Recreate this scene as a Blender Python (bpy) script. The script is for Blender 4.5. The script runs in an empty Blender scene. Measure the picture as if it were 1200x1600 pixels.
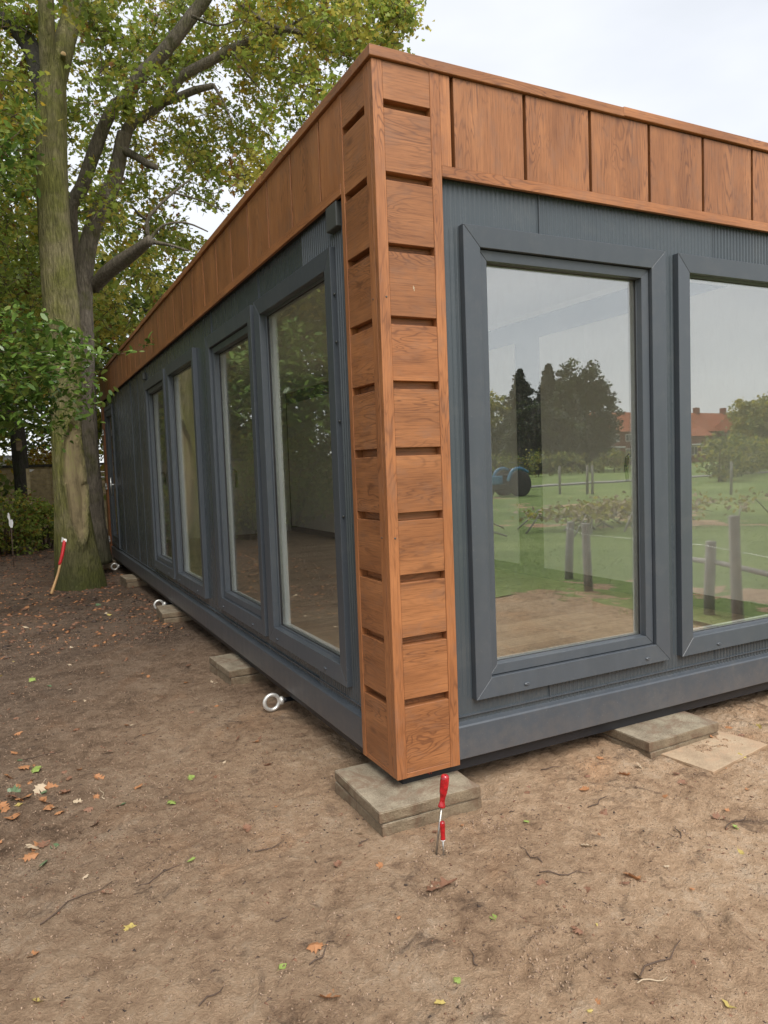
import bpy, bmesh, math, random
import numpy as np
from mathutils import Vector, Matrix
R_ = math.radians
random.seed(7)
C = bpy.context.scene.collection
scene = bpy.context.scene

# ------------------------------------------------------------------ camera
CAM = np.array([-1.371894, -2.683339, 1.336547])
PITCH, ROLL, YAW, FPX = -0.06419, -0.03687, 0.46756, 1141.70
_f = np.array([math.sin(YAW)*math.cos(PITCH), math.cos(YAW)*math.cos(PITCH), math.sin(PITCH)])
_r = np.array([math.cos(YAW), -math.sin(YAW), 0.0])
_u = np.cross(_r, _f)
CR = math.cos(ROLL)*_r + math.sin(ROLL)*_u
CU = -math.sin(ROLL)*_r + math.cos(ROLL)*_u
CF = _f
cam_d = bpy.data.cameras.new("camera")
cam = bpy.data.objects.new("camera", cam_d); C.objects.link(cam)
m4 = Matrix(((CR[0], CU[0], -CF[0], CAM[0]), (CR[1], CU[1], -CF[1], CAM[1]), (CR[2], CU[2], -CF[2], CAM[2]), (0, 0, 0, 1)))
cam.matrix_world = m4
cam_d.sensor_fit = 'VERTICAL'; cam_d.sensor_height = 24.0; cam_d.sensor_width = 18.0
cam_d.lens = FPX/1600*24.0
cam_d.clip_start = 0.05; cam_d.clip_end = 2000
scene.camera = cam

# ------------------------------------------------------------------ world, sun, exposure
SUN_EL, SUN_AZ = R_(50), R_(184)          # high, from behind the camera (azimuth clockwise from +y)
w = bpy.data.worlds.new("World"); scene.world = w; w.use_nodes = True
nt = w.node_tree; nt.nodes.clear()
out = nt.nodes.new('ShaderNodeOutputWorld'); bg = nt.nodes.new('ShaderNodeBackground'); bg2 = nt.nodes.new('ShaderNodeBackground')
add = nt.nodes.new('ShaderNodeAddShader')
sky = nt.nodes.new('ShaderNodeTexSky'); sky.sky_type = 'NISHITA'; sky.sun_disc = False
sky.sun_elevation = SUN_EL; sky.sun_rotation = SUN_AZ
nt.links.new(sky.outputs[0], bg2.inputs[0]); bg2.inputs[1].default_value = 0.018
tc = nt.nodes.new('ShaderNodeTexCoord'); mp = nt.nodes.new('ShaderNodeMapping'); mp.inputs['Scale'].default_value = (1.2, 1.2, 3.0)
nz = nt.nodes.new('ShaderNodeTexNoise'); nz.inputs['Scale'].default_value = 1.6; nz.inputs['Detail'].default_value = 5; nz.inputs['Roughness'].default_value = 0.45
rp = nt.nodes.new('ShaderNodeValToRGB')
rp.color_ramp.elements[0].position = 0.32; rp.color_ramp.elements[0].color = (0.48, 0.495, 0.52, 1)
rp.color_ramp.elements[1].position = 0.66; rp.color_ramp.elements[1].color = (0.68, 0.685, 0.70, 1)
nt.links.new(tc.outputs['Generated'], mp.inputs[0]); nt.links.new(mp.outputs[0], nz.inputs[0]); nt.links.new(nz.outputs['Fac'], rp.inputs[0])
nt.links.new(rp.outputs[0], bg.inputs[0]); bg.inputs[1].default_value = 1.0
nt.links.new(bg.outputs[0], add.inputs[0]); nt.links.new(bg2.outputs[0], add.inputs[1]); nt.links.new(add.outputs[0], out.inputs[0])

sl = bpy.data.lights.new("sun", 'SUN'); sl.energy = 2.9; sl.angle = R_(42); sl.color = (1.0, 0.955, 0.9)
so = bpy.data.objects.new("sun", sl); C.objects.link(so)
sd = Vector((math.sin(SUN_AZ)*math.cos(SUN_EL), math.cos(SUN_AZ)*math.cos(SUN_EL), math.sin(SUN_EL)))
so.rotation_euler = sd.to_track_quat('Z', 'Y').to_euler(); so.location = sd*30

vs = scene.view_settings
vs.view_transform = 'Standard'; vs.look = 'None'; vs.exposure = 0.68; vs.gamma = 1.0; vs.use_curve_mapping = False
scene.cycles.max_bounces = 8; scene.cycles.transparent_max_bounces = 16
scene.cycles.diffuse_bounces = 4; scene.cycles.glossy_bounces = 4

# ------------------------------------------------------------------ measuring helpers
def ray(px, py):
    return (px-600)/FPX*CR - (py-800)/FPX*CU + CF
def hit(px, py, ax, v):
    d = ray(px, py); return Vector(CAM + (v-CAM[ax])/d[ax]*d)
def at(px, py, Y): return hit(px, py, 1, Y)
GZ = -0.15
# ------------------------------------------------------------------ numpy noise
def _h(ix, iy, s):
    n = (ix.astype(np.int64)*374761393 + iy.astype(np.int64)*668265263 + s*1442695041) & 0xffffffff
    n = ((n ^ (n >> 13))*1274126177) & 0xffffffff
    n = n ^ (n >> 16)
    return (n & 0xffff)/65535.0
def vnoise(x, y, s=0):
    x = np.asarray(x, float); y = np.asarray(y, float)
    ix = np.floor(x); iy = np.floor(y); fx = x-ix; fy = y-iy
    fx = fx*fx*fx*(fx*(fx*6-15)+10); fy = fy*fy*fy*(fy*(fy*6-15)+10)
    a = _h(ix, iy, s); b = _h(ix+1, iy, s); c = _h(ix, iy+1, s); d = _h(ix+1, iy+1, s)
    return (a*(1-fx)+b*fx)*(1-fy) + (c*(1-fx)+d*fx)*fy - 0.5
def fbm(x, y, s=0, o=4, g=0.5):
    r = 0; a = 1.0
    for k in range(o):
        t = 0.6*k+0.3
        X = (x*math.cos(t)-y*math.sin(t))*2**k; Y = (x*math.sin(t)+y*math.cos(t))*2**k
        r = r + a*vnoise(X+17.3*k, Y-9.1*k, s+k); a *= g
    return r

def gheight(x, y):
    x = np.asarray(x, float); y = np.asarray(y, float)
    z = 0.030*fbm(x*0.55, y*0.55, 1, 2) + 0.013*fbm(x*2.6, y*2.6, 5, 3)
    n = fbm(x*9, y*9, 11, 3); z = z + 0.014*n + 0.010*np.abs(fbm(x*17, y*14, 15, 3))
    m = np.clip(fbm(x*1.3, y*1.3, 31, 2)+0.35, 0, 1)
    c = np.abs(fbm(x*24, y*30, 21, 3)); z = z + m*0.019*(0.4-c)
    z = z + 0.0080*fbm(x*58, y*58, 41, 2)*(0.5+m)
    # scuffed ridges and foot marks
    def gauss(cx, cy, rx, ry, a, rot=0):
        u = (x-cx)*math.cos(rot)+(y-cy)*math.sin(rot); v = -(x-cx)*math.sin(rot)+(y-cy)*math.cos(rot)
        return a*np.exp(-(u/rx)**2-(v/ry)**2)
    for (cx, cy, rx, ry, a, rot) in MARKS: z = z + gauss(cx, cy, rx, ry, a, rot)
    z = z + gauss(1.75, -.05, .55, .35, .014, 0) + gauss(-.1, 2.5, .35, .35, -.014, 0) + gauss(-.1, 5.2, .35, .5, -.030, 0) + gauss(-.1, 9.2, .3, .4, -.02, 0)
    # keep it level near the slabs, calmer far away
    d = np.sqrt((x-0.1)**2+(y-0.1)**2); k = 1-0.55*np.exp(-(d/0.55)**2)
    return GZ + z*k
_m = []
for (px, py, rx, ry, a, rot) in [(740, 1292, .10, .035, .03, .3), (780, 1285, .07, .03, -.02, .3), (688, 1330, .03, .03, -.03, 0), (815, 1500, .07, .03, -.03, 1.1), (850, 1470, .10, .02, .022, .2), (870, 1520, .12, .05, -.018, .8),
        (690, 1395, .06, .02, .012, .1), (960, 1500, .12, .02, .02, -.2), (1060, 1320, .1, .03, .018, .5), (900, 1420, .14, .02, .02, -.6), (740, 1570, .08, .03, .02, 1.0), (620, 1470, .10, .04, -.012, .4), (400, 1420, .2, .03, .018, .7), (200, 1350, .2, .04, .016, .6), (300, 1250, .3, .04, .015, .5), (1150, 1450, .1, .03, .02, .9)]:
    g = hit(px, py, 2, GZ); _m.append((g.x, g.y, rx, ry, a, rot))
MARKS = _m
def gz(x, y): return float(gheight(np.array([x]), np.array([y]))[0])

# ------------------------------------------------------------------ material helpers
def newmat(name):
    m = bpy.data.materials.new(name); m.use_nodes = True
    n = m.node_tree.nodes; l = m.node_tree.links
    b = n['Principled BSDF']; return m, n, l, b
def N(n, t, **k):
    x = n.new(t)
    for a, v in k.items():
        if a in x.inputs: x.inputs[a].default_value = v
        else: setattr(x, a, v)
    return x
def ramp(n, pts):
    r = n.new('ShaderNodeValToRGB'); e = r.color_ramp.elements
    while len(e) < len(pts): e.new(0.5)
    for i, (p, c) in enumerate(pts):
        e[i].position = p; e[i].color = (c[0], c[1], c[2], 1)
    return r
def coords(n, l, scale=(1, 1, 1), kind='Object'):
    t = n.new('ShaderNodeTexCoord'); m = n.new('ShaderNodeMapping'); m.inputs['Scale'].default_value = scale
    l.new(t.outputs[kind], m.inputs[0]); return m.outputs[0]
def noise(n, l, v, scale, detail=4, rough=0.5, dist=0):
    x = N(n, 'ShaderNodeTexNoise', Scale=scale, Detail=detail, Roughness=rough, Distortion=dist); l.new(v, x.inputs['Vector']); return x.outputs['Fac']
def math_(n, l, op, a, b=None):
    x = n.new('ShaderNodeMath'); x.operation = op
    for i, v in enumerate((a, b)):
        if v is None: continue
        if isinstance(v, (int, float)): x.inputs[i].default_value = v
        else: l.new(v, x.inputs[i])
    return x.outputs[0]
def mix(n, l, f, a, b, mode='MIX'):
    x = n.new('ShaderNodeMix'); x.data_type = 'RGBA'; x.blend_type = mode
    for i, v in ((0, f), (6, a), (7, b)):
        if isinstance(v, (int, float)): x.inputs[i].default_value = v
        elif isinstance(v, tuple): x.inputs[i].default_value = (v[0], v[1], v[2], 1)
        else: l.new(v, x.inputs[i])
    return x.outputs[2]
def bump(n, l, b, h, strength=0.3, dist=0.01):
    x = N(n, 'ShaderNodeBump', Strength=strength, Distance=dist); l.new(h, x.inputs['Height']); l.new(x.outputs[0], b.inputs['Normal']); return x

def mat_simple(name, col, rough=0.5, metal=0, var=0.12, vscale=6, bs=0.0, bscale=80, spec=0.5):
    m, n, l, b = newmat(name)
    v = coords(n, l)
    f = noise(n, l, v, vscale, 5, 0.6)
    lo = tuple(c*(1-var) for c in col); hi = tuple(min(1, c*(1+var)) for c in col)
    r = ramp(n, [(0.3, lo), (0.7, hi)]); l.new(f, r.inputs[0]); l.new(r.outputs[0], b.inputs['Base Color'])
    f2 = noise(n, l, v, vscale*3.1, 4, 0.6)
    mr = N(n, 'ShaderNodeMapRange'); l.new(f2, mr.inputs[0]); mr.inputs[3].default_value = max(0, rough-0.1); mr.inputs[4].default_value = min(1, rough+0.12)
    l.new(mr.outputs[0], b.inputs['Roughness'])
    b.inputs['Metallic'].default_value = metal; b.inputs['Specular IOR Level'].default_value = spec
    if bs: bump(n, l, b, noise(n, l, v, bscale, 4, 0.6), bs, 0.004)
    return m

def mat_wood(name):
    # film-printed timber: contour-like growth rings from a stretched noise field (uv in metres, u along the grain)
    m, n, l, b = newmat(name)
    uv = coords(n, l, (1, 1, 1), 'UV')
    def sc(s):
        q = N(n, 'ShaderNodeMapping'); q.inputs['Scale'].default_value = s; l.new(uv, q.inputs[0]); return q.outputs[0]
    f = noise(n, l, sc((1.5, 8.5, 1)), 1.0, 3, 0.5, 0.5)
    rings = math_(n, l, 'SINE', math_(n, l, 'MULTIPLY', f, 125.0))
    rings = math_(n, l, 'POWER', math_(n, l, 'ADD', math_(n, l, 'MULTIPLY', rings, 0.5), 0.5), 4.5)
    msk = noise(n, l, sc((1.6, 4.0, 1)), 1.3, 2)
    mrr = N(n, 'ShaderNodeMapRange'); l.new(msk, mrr.inputs[0]); mrr.inputs[1].default_value = 0.42; mrr.inputs[2].default_value = 0.60
    rings = math_(n, l, 'MULTIPLY', rings, mrr.outputs[0])
    fib = noise(n, l, sc((5, 160, 1)), 1.0, 4, 0.65)
    fib2 = noise(n, l, sc((14, 420, 1)), 1.0, 3, 0.6)
    big = noise(n, l, sc((1.5, 7, 1)), 1.0, 4, 0.6)
    base = ramp(n, [(0.30, (0.205, 0.082, 0.032)), (0.5, (0.275, 0.113, 0.044)), (0.70, (0.36, 0.155, 0.062))]); l.new(big, base.inputs[0])
    fr = ramp(n, [(0.34, (0.55, 0.49, 0.44)), (0.48, (0.95, 0.94, 0.93)), (0.62, (1.14, 1.12, 1.08))]); l.new(math_(n, l, 'ADD', math_(n, l, 'MULTIPLY', fib, 0.6), math_(n, l, 'MULTIPLY', fib2, 0.4)), fr.inputs[0])
    c = mix(n, l, 1.0, base.outputs[0], fr.outputs[0], 'MULTIPLY')
    c = mix(n, l, math_(n, l, 'MULTIPLY', rings, 0.74), c, (0.11, 0.042, 0.019))
    # grey-brown weathered smudges of the print
    sm = noise(n, l, sc((3, 6, 1)), 2.0, 5, 0.7)
    smr = N(n, 'ShaderNodeMapRange'); l.new(sm, smr.inputs[0]); smr.inputs[1].default_value = 0.50; smr.inputs[2].default_value = 0.68
    c = mix(n, l, math_(n, l, 'MULTIPLY', smr.outputs[0], 0.55), c, (0.21, 0.105, 0.06))
    # knots
    vo = N(n, 'ShaderNodeTexVoronoi', Scale=1.0); l.new(sc((1.8, 5.0, 1)), vo.inputs['Vector'])
    kn = N(n, 'ShaderNodeMapRange'); l.new(vo.outputs['Distance'], kn.inputs[0]); kn.inputs[1].default_value = 0.03; kn.inputs[2].default_value = 0.085; kn.inputs[3].default_value = 0.8; kn.inputs[4].default_value = 0
    c = mix(n, l, kn.outputs[0], c, (0.13, 0.05, 0.022))
    ri = n.new('ShaderNodeNewGeometry'); tr_ = ramp(n, [(0.0, (0.84, 0.82, 0.80)), (0.5, (1.0, 1.0, 1.0)), (1.0, (1.14, 1.10, 1.06))]); l.new(ri.outputs['Random Per Island'], tr_.inputs[0])
    c = mix(n, l, 1.0, c, tr_.outputs[0], 'MULTIPLY')
    l.new(c, b.inputs['Base Color'])
    b.inputs['Roughness'].default_value = 0.42; b.inputs['Specular IOR Level'].default_value = 0.4
    bump(n, l, b, math_(n, l, 'ADD', math_(n, l, 'MULTIPLY', fib2, 0.6), math_(n, l, 'MULTIPLY', rings, -0.4)), 0.12, 0.002)
    return m

def mat_paint(name, col, rough):
    # powder-coated metal: fine orange peel, faint streaks, dust
    m, n, l, b = newmat(name)
    v = coords(n, l)
    st = N(n, 'ShaderNodeMapping'); st.inputs['Scale'].default_value = (6, 6, 0.5); l.new(v, st.inputs[0])
    s = noise(n, l, st.outputs[0], 3.0, 5, 0.65)
    d = noise(n, l, v, 2.2, 6, 0.7)
    r = ramp(n, [(0.3, tuple(c*0.92 for c in col)), (0.7, tuple(c*1.08 for c in col))]); l.new(math_(n, l, 'ADD', math_(n, l, 'MULTIPLY', s, 0.6), math_(n, l, 'MULTIPLY', d, 0.4)), r.inputs[0])
    sp = noise(n, l, v, 130, 2, 0.5)
    spr = N(n, 'ShaderNodeMapRange'); l.new(sp, spr.inputs[0]); spr.inputs[1].default_value = 0.70; spr.inputs[2].default_value = 0.76; spr.inputs[4].default_value = 0.35
    c = mix(n, l, spr.outputs[0], r.outputs[0], (0.22, 0.23, 0.24))
    # dried mud splashed on the lowest hand's breadth, thin dust higher up
    sz_ = n.new('ShaderNodeSeparateXYZ'); l.new(v, sz_.inputs[0]); mud = noise(n, l, v, 22, 6, 0.75)
    mz = N(n, 'ShaderNodeMapRange'); l.new(math_(n, l, 'ADD', sz_.outputs[2], math_(n, l, 'MULTIPLY', mud, -0.42)), mz.inputs[0]); mz.inputs[1].default_value = -0.19; mz.inputs[2].default_value = -0.06; mz.inputs[3].default_value = 0.14; mz.inputs[4].default_value = 0.0
    c = mix(n, l, mz.outputs[0], c, (0.20, 0.145, 0.10))
    dz = N(n, 'ShaderNodeMapRange'); l.new(noise(n, l, v, 5.5, 6, 0.7), dz.inputs[0]); dz.inputs[1].default_value = 0.5; dz.inputs[2].default_value = 0.75; dz.inputs[4].default_value = 0.08
    c = mix(n, l, dz.outputs[0], c, (0.24, 0.22, 0.19))
    l.new(c, b.inputs['Base Color'])
    mr = N(n, 'ShaderNodeMapRange'); l.new(s, mr.inputs[0]); mr.inputs[3].default_value = rough-0.08; mr.inputs[4].default_value = rough+0.15
    l.new(mr.outputs[0], b.inputs['Roughness']); b.inputs['Specular IOR Level'].default_value = 0.5
    bump(n, l, b, noise(n, l, v, 260, 2, 0.5), 0.05, 0.001)
    return m

def mat_soil():
    m, n, l, b = newmat('soil')
    v = coords(n, l)
    a = noise(n, l, v, 0.45, 5, 0.55); a2 = noise(n, l, v, 2.6, 6, 0.62, 0.6); a3 = noise(n, l, v, 16, 6, 0.7, 0.4); a4 = noise(n, l, v, 120, 5, 0.85)
    sep = n.new('ShaderNodeSeparateXYZ'); l.new(v, sep.inputs[0])
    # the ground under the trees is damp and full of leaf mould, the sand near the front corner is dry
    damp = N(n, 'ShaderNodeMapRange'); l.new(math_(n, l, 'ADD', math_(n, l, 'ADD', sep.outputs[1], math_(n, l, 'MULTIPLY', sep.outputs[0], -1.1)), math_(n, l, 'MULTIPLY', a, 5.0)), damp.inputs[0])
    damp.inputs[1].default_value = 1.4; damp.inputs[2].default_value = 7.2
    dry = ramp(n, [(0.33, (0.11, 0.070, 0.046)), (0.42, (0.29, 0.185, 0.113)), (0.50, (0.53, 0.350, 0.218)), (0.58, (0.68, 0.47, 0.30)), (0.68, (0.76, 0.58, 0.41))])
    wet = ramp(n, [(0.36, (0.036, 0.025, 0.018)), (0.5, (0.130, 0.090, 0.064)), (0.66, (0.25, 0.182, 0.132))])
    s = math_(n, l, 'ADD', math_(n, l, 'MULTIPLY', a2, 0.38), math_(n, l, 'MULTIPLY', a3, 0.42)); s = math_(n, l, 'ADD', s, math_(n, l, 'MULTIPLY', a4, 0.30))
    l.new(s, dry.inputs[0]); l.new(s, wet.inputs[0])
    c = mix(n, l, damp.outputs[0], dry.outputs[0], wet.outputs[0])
    # reddish sand patches and dark organic blots
    o = noise(n, l, v, 1.4, 4, 0.6, 0.8); orr = N(n, 'ShaderNodeMapRange'); l.new(o, orr.inputs[0]); orr.inputs[1].default_value = 0.56; orr.inputs[2].default_value = 0.75; orr.inputs[4].default_value = 0.5
    c = mix(n, l, orr.outputs[0], c, mix(n, l, 1.0, c, (1.25, 0.95, 0.72), 'MULTIPLY'))
    o2 = noise(n, l, v, 4.6, 8, 0.8, 1.0); o2r = N(n, 'ShaderNodeMapRange'); l.new(o2, o2r.inputs[0]); o2r.inputs[1].default_value = 0.55; o2r.inputs[2].default_value = 0.66; o2r.inputs[4].default_value = 0.7
    c = mix(n, l, o2r.outputs[0], c, (0.075, 0.053, 0.042))
    l.new(c, b.inputs['Base Color']); b.inputs['Roughness'].default_value = 0.95; b.inputs['Specular IOR Level'].default_value = 0.15
    a5 = math_(n, l, 'ABSOLUTE', math_(n, l, 'SUBTRACT', noise(n, l, v, 34, 5, 0.7, 0.8), 0.5))
    hh = math_(n, l, 'ADD', math_(n, l, 'ADD', math_(n, l, 'MULTIPLY', a3, 1.0), math_(n, l, 'MULTIPLY', a4, 0.6)), math_(n, l, 'MULTIPLY', a5, 1.3))
    bump(n, l, b, hh, 1.0, 0.042)
    return m

def mat_grass_sheet():
    m, n, l, b = newmat('grass_turf')
    v = coords(n, l)
    s = math_(n, l, 'ADD', math_(n, l, 'MULTIPLY', noise(n, l, v, 0.35, 5, 0.6), 0.6), math_(n, l, 'MULTIPLY', noise(n, l, v, 9, 6, 0.7), 0.4))
    r = ramp(n, [(0.35, (0.10, 0.155, 0.04)), (0.5, (0.18, 0.25, 0.07)), (0.65, (0.29, 0.35, 0.12))]); l.new(s, r.inputs[0]); l.new(r.outputs[0], b.inputs['Base Color'])
    b.inputs['Roughness'].default_value = 0.9; b.inputs['Specular IOR Level'].default_value = 0.2
    bump(n, l, b, noise(n, l, v, 40, 6, 0.8), 0.9, 0.03)
    return m

def mat_bark(name, c0, c1, moss, mossamt, scar=False):
    m, n, l, b = newmat(name)
    v = coords(n, l)
    st = N(n, 'ShaderNodeMapping'); st.inputs['Scale'].default_value = (1, 1, 0.16); l.new(v, st.inputs[0])
    f = noise(n, l, st.outputs[0], 30, 8, 0.78, 0.9); g = noise(n, l, v, 3.0, 5, 0.6)
    vo = N(n, 'ShaderNodeTexVoronoi', Scale=38.0, feature='DISTANCE_TO_EDGE'); l.new(st.outputs[0], vo.inputs['Vector'])
    r = ramp(n, [(0.36, c0), (0.64, c1)]); l.new(f, r.inputs[0])
    mr = N(n, 'ShaderNodeMapRange'); l.new(g, mr.inputs[0]); mr.inputs[1].default_value = 0.60-mossamt*0.4; mr.inputs[2].default_value = 0.72-mossamt*0.2
    mm = ramp(n, [(0.38, tuple(x*0.42 for x in moss)), (0.62, tuple(x*1.15 for x in moss))]); l.new(f, mm.inputs[0])
    c = mix(n, l, math_(n, l, 'MULTIPLY', mr.outputs[0], 0.85), r.outputs[0], mm.outputs[0])
    # green algae gathers at the foot
    sep = n.new('ShaderNodeSeparateXYZ'); l.new(v, sep.inputs[0])
    lo = N(n, 'ShaderNodeMapRange'); l.new(math_(n, l, 'ADD', sep.outputs[2], math_(n, l, 'MULTIPLY', g, 0.9)), lo.inputs[0]); lo.inputs[1].default_value = 0.45; lo.inputs[2].default_value = 1.25; lo.inputs[3].default_value = 0.75; lo.inputs[4].default_value = 0
    c = mix(n, l, lo.outputs[0], c, (0.045, 0.055, 0.014))
    h = math_(n, l, 'ADD', f, math_(n, l, 'MULTIPLY', vo.outputs['Distance'], 0.8))
    if scar:
        at_ = N(n, 'ShaderNodeAttribute'); at_.attribute_name = 'scar'
        sr = ramp(n, [(0.38, (0.085, 0.066, 0.036)), (0.52, (0.17, 0.135, 0.072)), (0.66, (0.165, 0.165, 0.055))]); l.new(math_(n, l, 'ADD', math_(n, l, 'MULTIPLY', f, 0.5), math_(n, l, 'MULTIPLY', g, 0.5)), sr.inputs[0])
        c = mix(n, l, at_.outputs['Fac'], c, sr.outputs[0])
        h = math_(n, l, 'MULTIPLY', h, math_(n, l, 'SUBTRACT', 1.15, at_.outputs['Fac']))
    l.new(c, b.inputs['Base Color']); b.inputs['Roughness'].default_value = 0.85; b.inputs['Specular IOR Level'].default_value = 0.25
    bump(n, l, b, h, 1.0, 0.035)
    return m

def mat_leaf(name, lo, hi, rough=0.5, trans=0.52):
    m, n, l, b = newmat(name)
    geo = n.new('ShaderNodeNewGeometry')
    v = coords(n, l)
    f = noise(n, l, v, 3.0, 3)
    s = math_(n, l, 'ADD', math_(n, l, 'MULTIPLY', geo.outputs['Random Per Island'], 0.6), math_(n, l, 'MULTIPLY', f, 0.4))
    r = ramp(n, [(0.15, lo), (0.85, hi)]); l.new(s, r.inputs[0]); l.new(r.outputs[0], b.inputs['Base Color'])
    b.inputs['Roughness'].default_value = rough; b.inputs['Specular IOR Level'].default_value = 0.4
    tr = n.new('ShaderNodeBsdfTranslucent'); l.new(r.outputs[0], tr.inputs[0]); mx = n.new('ShaderNodeMixShader'); mx.inputs[0].default_value = trans
    o = n['Material Output']; l.new(b.outputs[0], mx.inputs[1]); l.new(tr.outputs[0], mx.inputs[2]); l.new(mx.outputs[0], o.inputs[0])
    return m

def mat_glass(ior=2.75, name='glazing'):
    # coated double glazing: strong mirror image outside, see-through
    m, n, l, b = newmat(name)
    n.remove(b)
    fr = n.new('ShaderNodeFresnel'); gg = n.new('ShaderNodeNewGeometry')   # same strength from both sides of the pane
    io = N(n, 'ShaderNodeMapRange'); l.new(gg.outputs['Backfacing'], io.inputs[0]); io.inputs[3].default_value = ior; io.inputs[4].default_value = 1/ior; l.new(io.outputs[0], fr.inputs['IOR'])
    tr = n.new('ShaderNodeBsdfTransparent'); tr.inputs[0].default_value = (0.97, 0.985, 0.97, 1)
    gl = n.new('ShaderNodeBsdfGlossy'); gl.inputs['Roughness'].default_value = 0.0; gl.inputs[0].default_value = (0.97, 0.98, 0.97, 1)
    v = coords(n, l); wv = noise(n, l, v, 1.3, 2, 0.4)
    bp = N(n, 'ShaderNodeBump', Strength=0.035, Distance=0.02); l.new(wv, bp.inputs['Height']); l.new(bp.outputs[0], gl.inputs['Normal'])
    mx = n.new('ShaderNodeMixShader'); l.new(fr.outputs[0], mx.inputs[0]); l.new(tr.outputs[0], mx.inputs[1]); l.new(gl.outputs[0], mx.inputs[2])
    # faint dust and dried drops
    df = N(n, 'ShaderNodeBsdfDiffuse'); df.inputs[0].default_value = (0.5, 0.5, 0.47, 1)
    st = N(n, 'ShaderNodeMapping'); st.inputs['Scale'].default_value = (30, 30, 6); l.new(v, st.inputs[0])
    dn = noise(n, l, st.outputs[0], 2.0, 5, 0.7); dr = N(n, 'ShaderNodeMapRange'); l.new(dn, dr.inputs[0]); dr.inputs[1].default_value = 0.5; dr.inputs[2].default_value = 0.8; dr.inputs[3].default_value = 0.01; dr.inputs[4].default_value = 0.05
    mx2 = n.new('ShaderNodeMixShader'); l.new(dr.outputs[0], mx2.inputs[0]); l.new(mx.outputs[0], mx2.inputs[1]); l.new(df.outputs[0], mx2.inputs[2])
    l.new(mx2.outputs[0], n['Material Output'].inputs[0])
    return m

def mat_laminate():
    m, n, l, b = newmat('laminate_floor')
    v = coords(n, l)
    rot = N(n, 'ShaderNodeMapping'); rot.inputs['Rotation'].default_value = (0, 0, R_(0)); l.new(v, rot.inputs[0])
    br = N(n, 'ShaderNodeTexBrick', Scale=1.0); br.inputs['Brick Width'].default_value = 1.2; br.inputs['Row Height'].default_value = 0.19; br.inputs['Mortar Size'].default_value = 0.0025
    br.inputs['Color1'].default_value = (0.30, 0.205, 0.12, 1); br.inputs['Color2'].default_value = (0.48, 0.36, 0.23, 1); br.inputs['Mortar'].default_value = (0.12, 0.08, 0.05, 1)
    l.new(rot.outputs[0], br.inputs[0])
    st = N(n, 'ShaderNodeMapping'); st.inputs['Scale'].default_value = (2, 30, 2); l.new(v, st.inputs[0])
    f = noise(n, l, st.outputs[0], 1.5, 5, 0.65); r = ramp(n, [(0.3, (0.62, 0.6, 0.58)), (0.7, (1.1, 1.1, 1.1))]); l.new(f, r.inputs[0])
    l.new(mix(n, l, 1.0, br.outputs[0], r.outputs[0], 'MULTIPLY'), b.inputs['Base Color']); b.inputs['Roughness'].default_value = 0.35
    return m

def mat_concrete(name, a, c, moss=0.4):
    m, n, l, b = newmat(name)
    v = coords(n, l)
    f = noise(n, l, v, 9, 7, 0.7); g = noise(n, l, v, 160, 3, 0.6); h = noise(n, l, v, 4.2, 5, 0.6)
    r = ramp(n, [(0.38, a), (0.62, c)]); l.new(math_(n, l, 'ADD', math_(n, l, 'MULTIPLY', f, 0.65), math_(n, l, 'MULTIPLY', g, 0.35)), r.inputs[0])
    mr = N(n, 'ShaderNodeMapRange'); l.new(h, mr.inputs[0]); mr.inputs[1].default_value = 0.45; mr.inputs[2].default_value = 0.7; mr.inputs[4].default_value = moss
    cc = mix(n, l, mr.outputs[0], r.outputs[0], (0.15, 0.15, 0.09))
    d = noise(n, l, v, 6.5, 6, 0.75, 1.0); d2 = N(n, 'ShaderNodeMapRange'); l.new(d, d2.inputs[0]); d2.inputs[1].default_value = 0.47; d2.inputs[2].default_value = 0.60; d2.inputs[4].default_value = 0.85
    cc = mix(n, l, d2.outputs[0], cc, (0.17, 0.115, 0.075) if name == 'concrete_slab' else (0.38, 0.26, 0.165))
    # the cast edges are a darker brown than the tops
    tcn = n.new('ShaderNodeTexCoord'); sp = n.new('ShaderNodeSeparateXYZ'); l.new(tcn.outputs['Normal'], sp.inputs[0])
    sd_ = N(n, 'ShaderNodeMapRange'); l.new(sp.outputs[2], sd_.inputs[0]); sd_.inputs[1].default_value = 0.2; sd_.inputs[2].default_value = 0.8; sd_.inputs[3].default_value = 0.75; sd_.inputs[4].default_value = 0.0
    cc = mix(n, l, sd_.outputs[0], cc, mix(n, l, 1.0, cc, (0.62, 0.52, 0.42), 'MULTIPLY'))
    l.new(cc, b.inputs['Base Color']); b.inputs['Roughness'].default_value = 0.88
    bump(n, l, b, math_(n, l, 'ADD', g, f), 0.7, 0.006)
    return m

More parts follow.
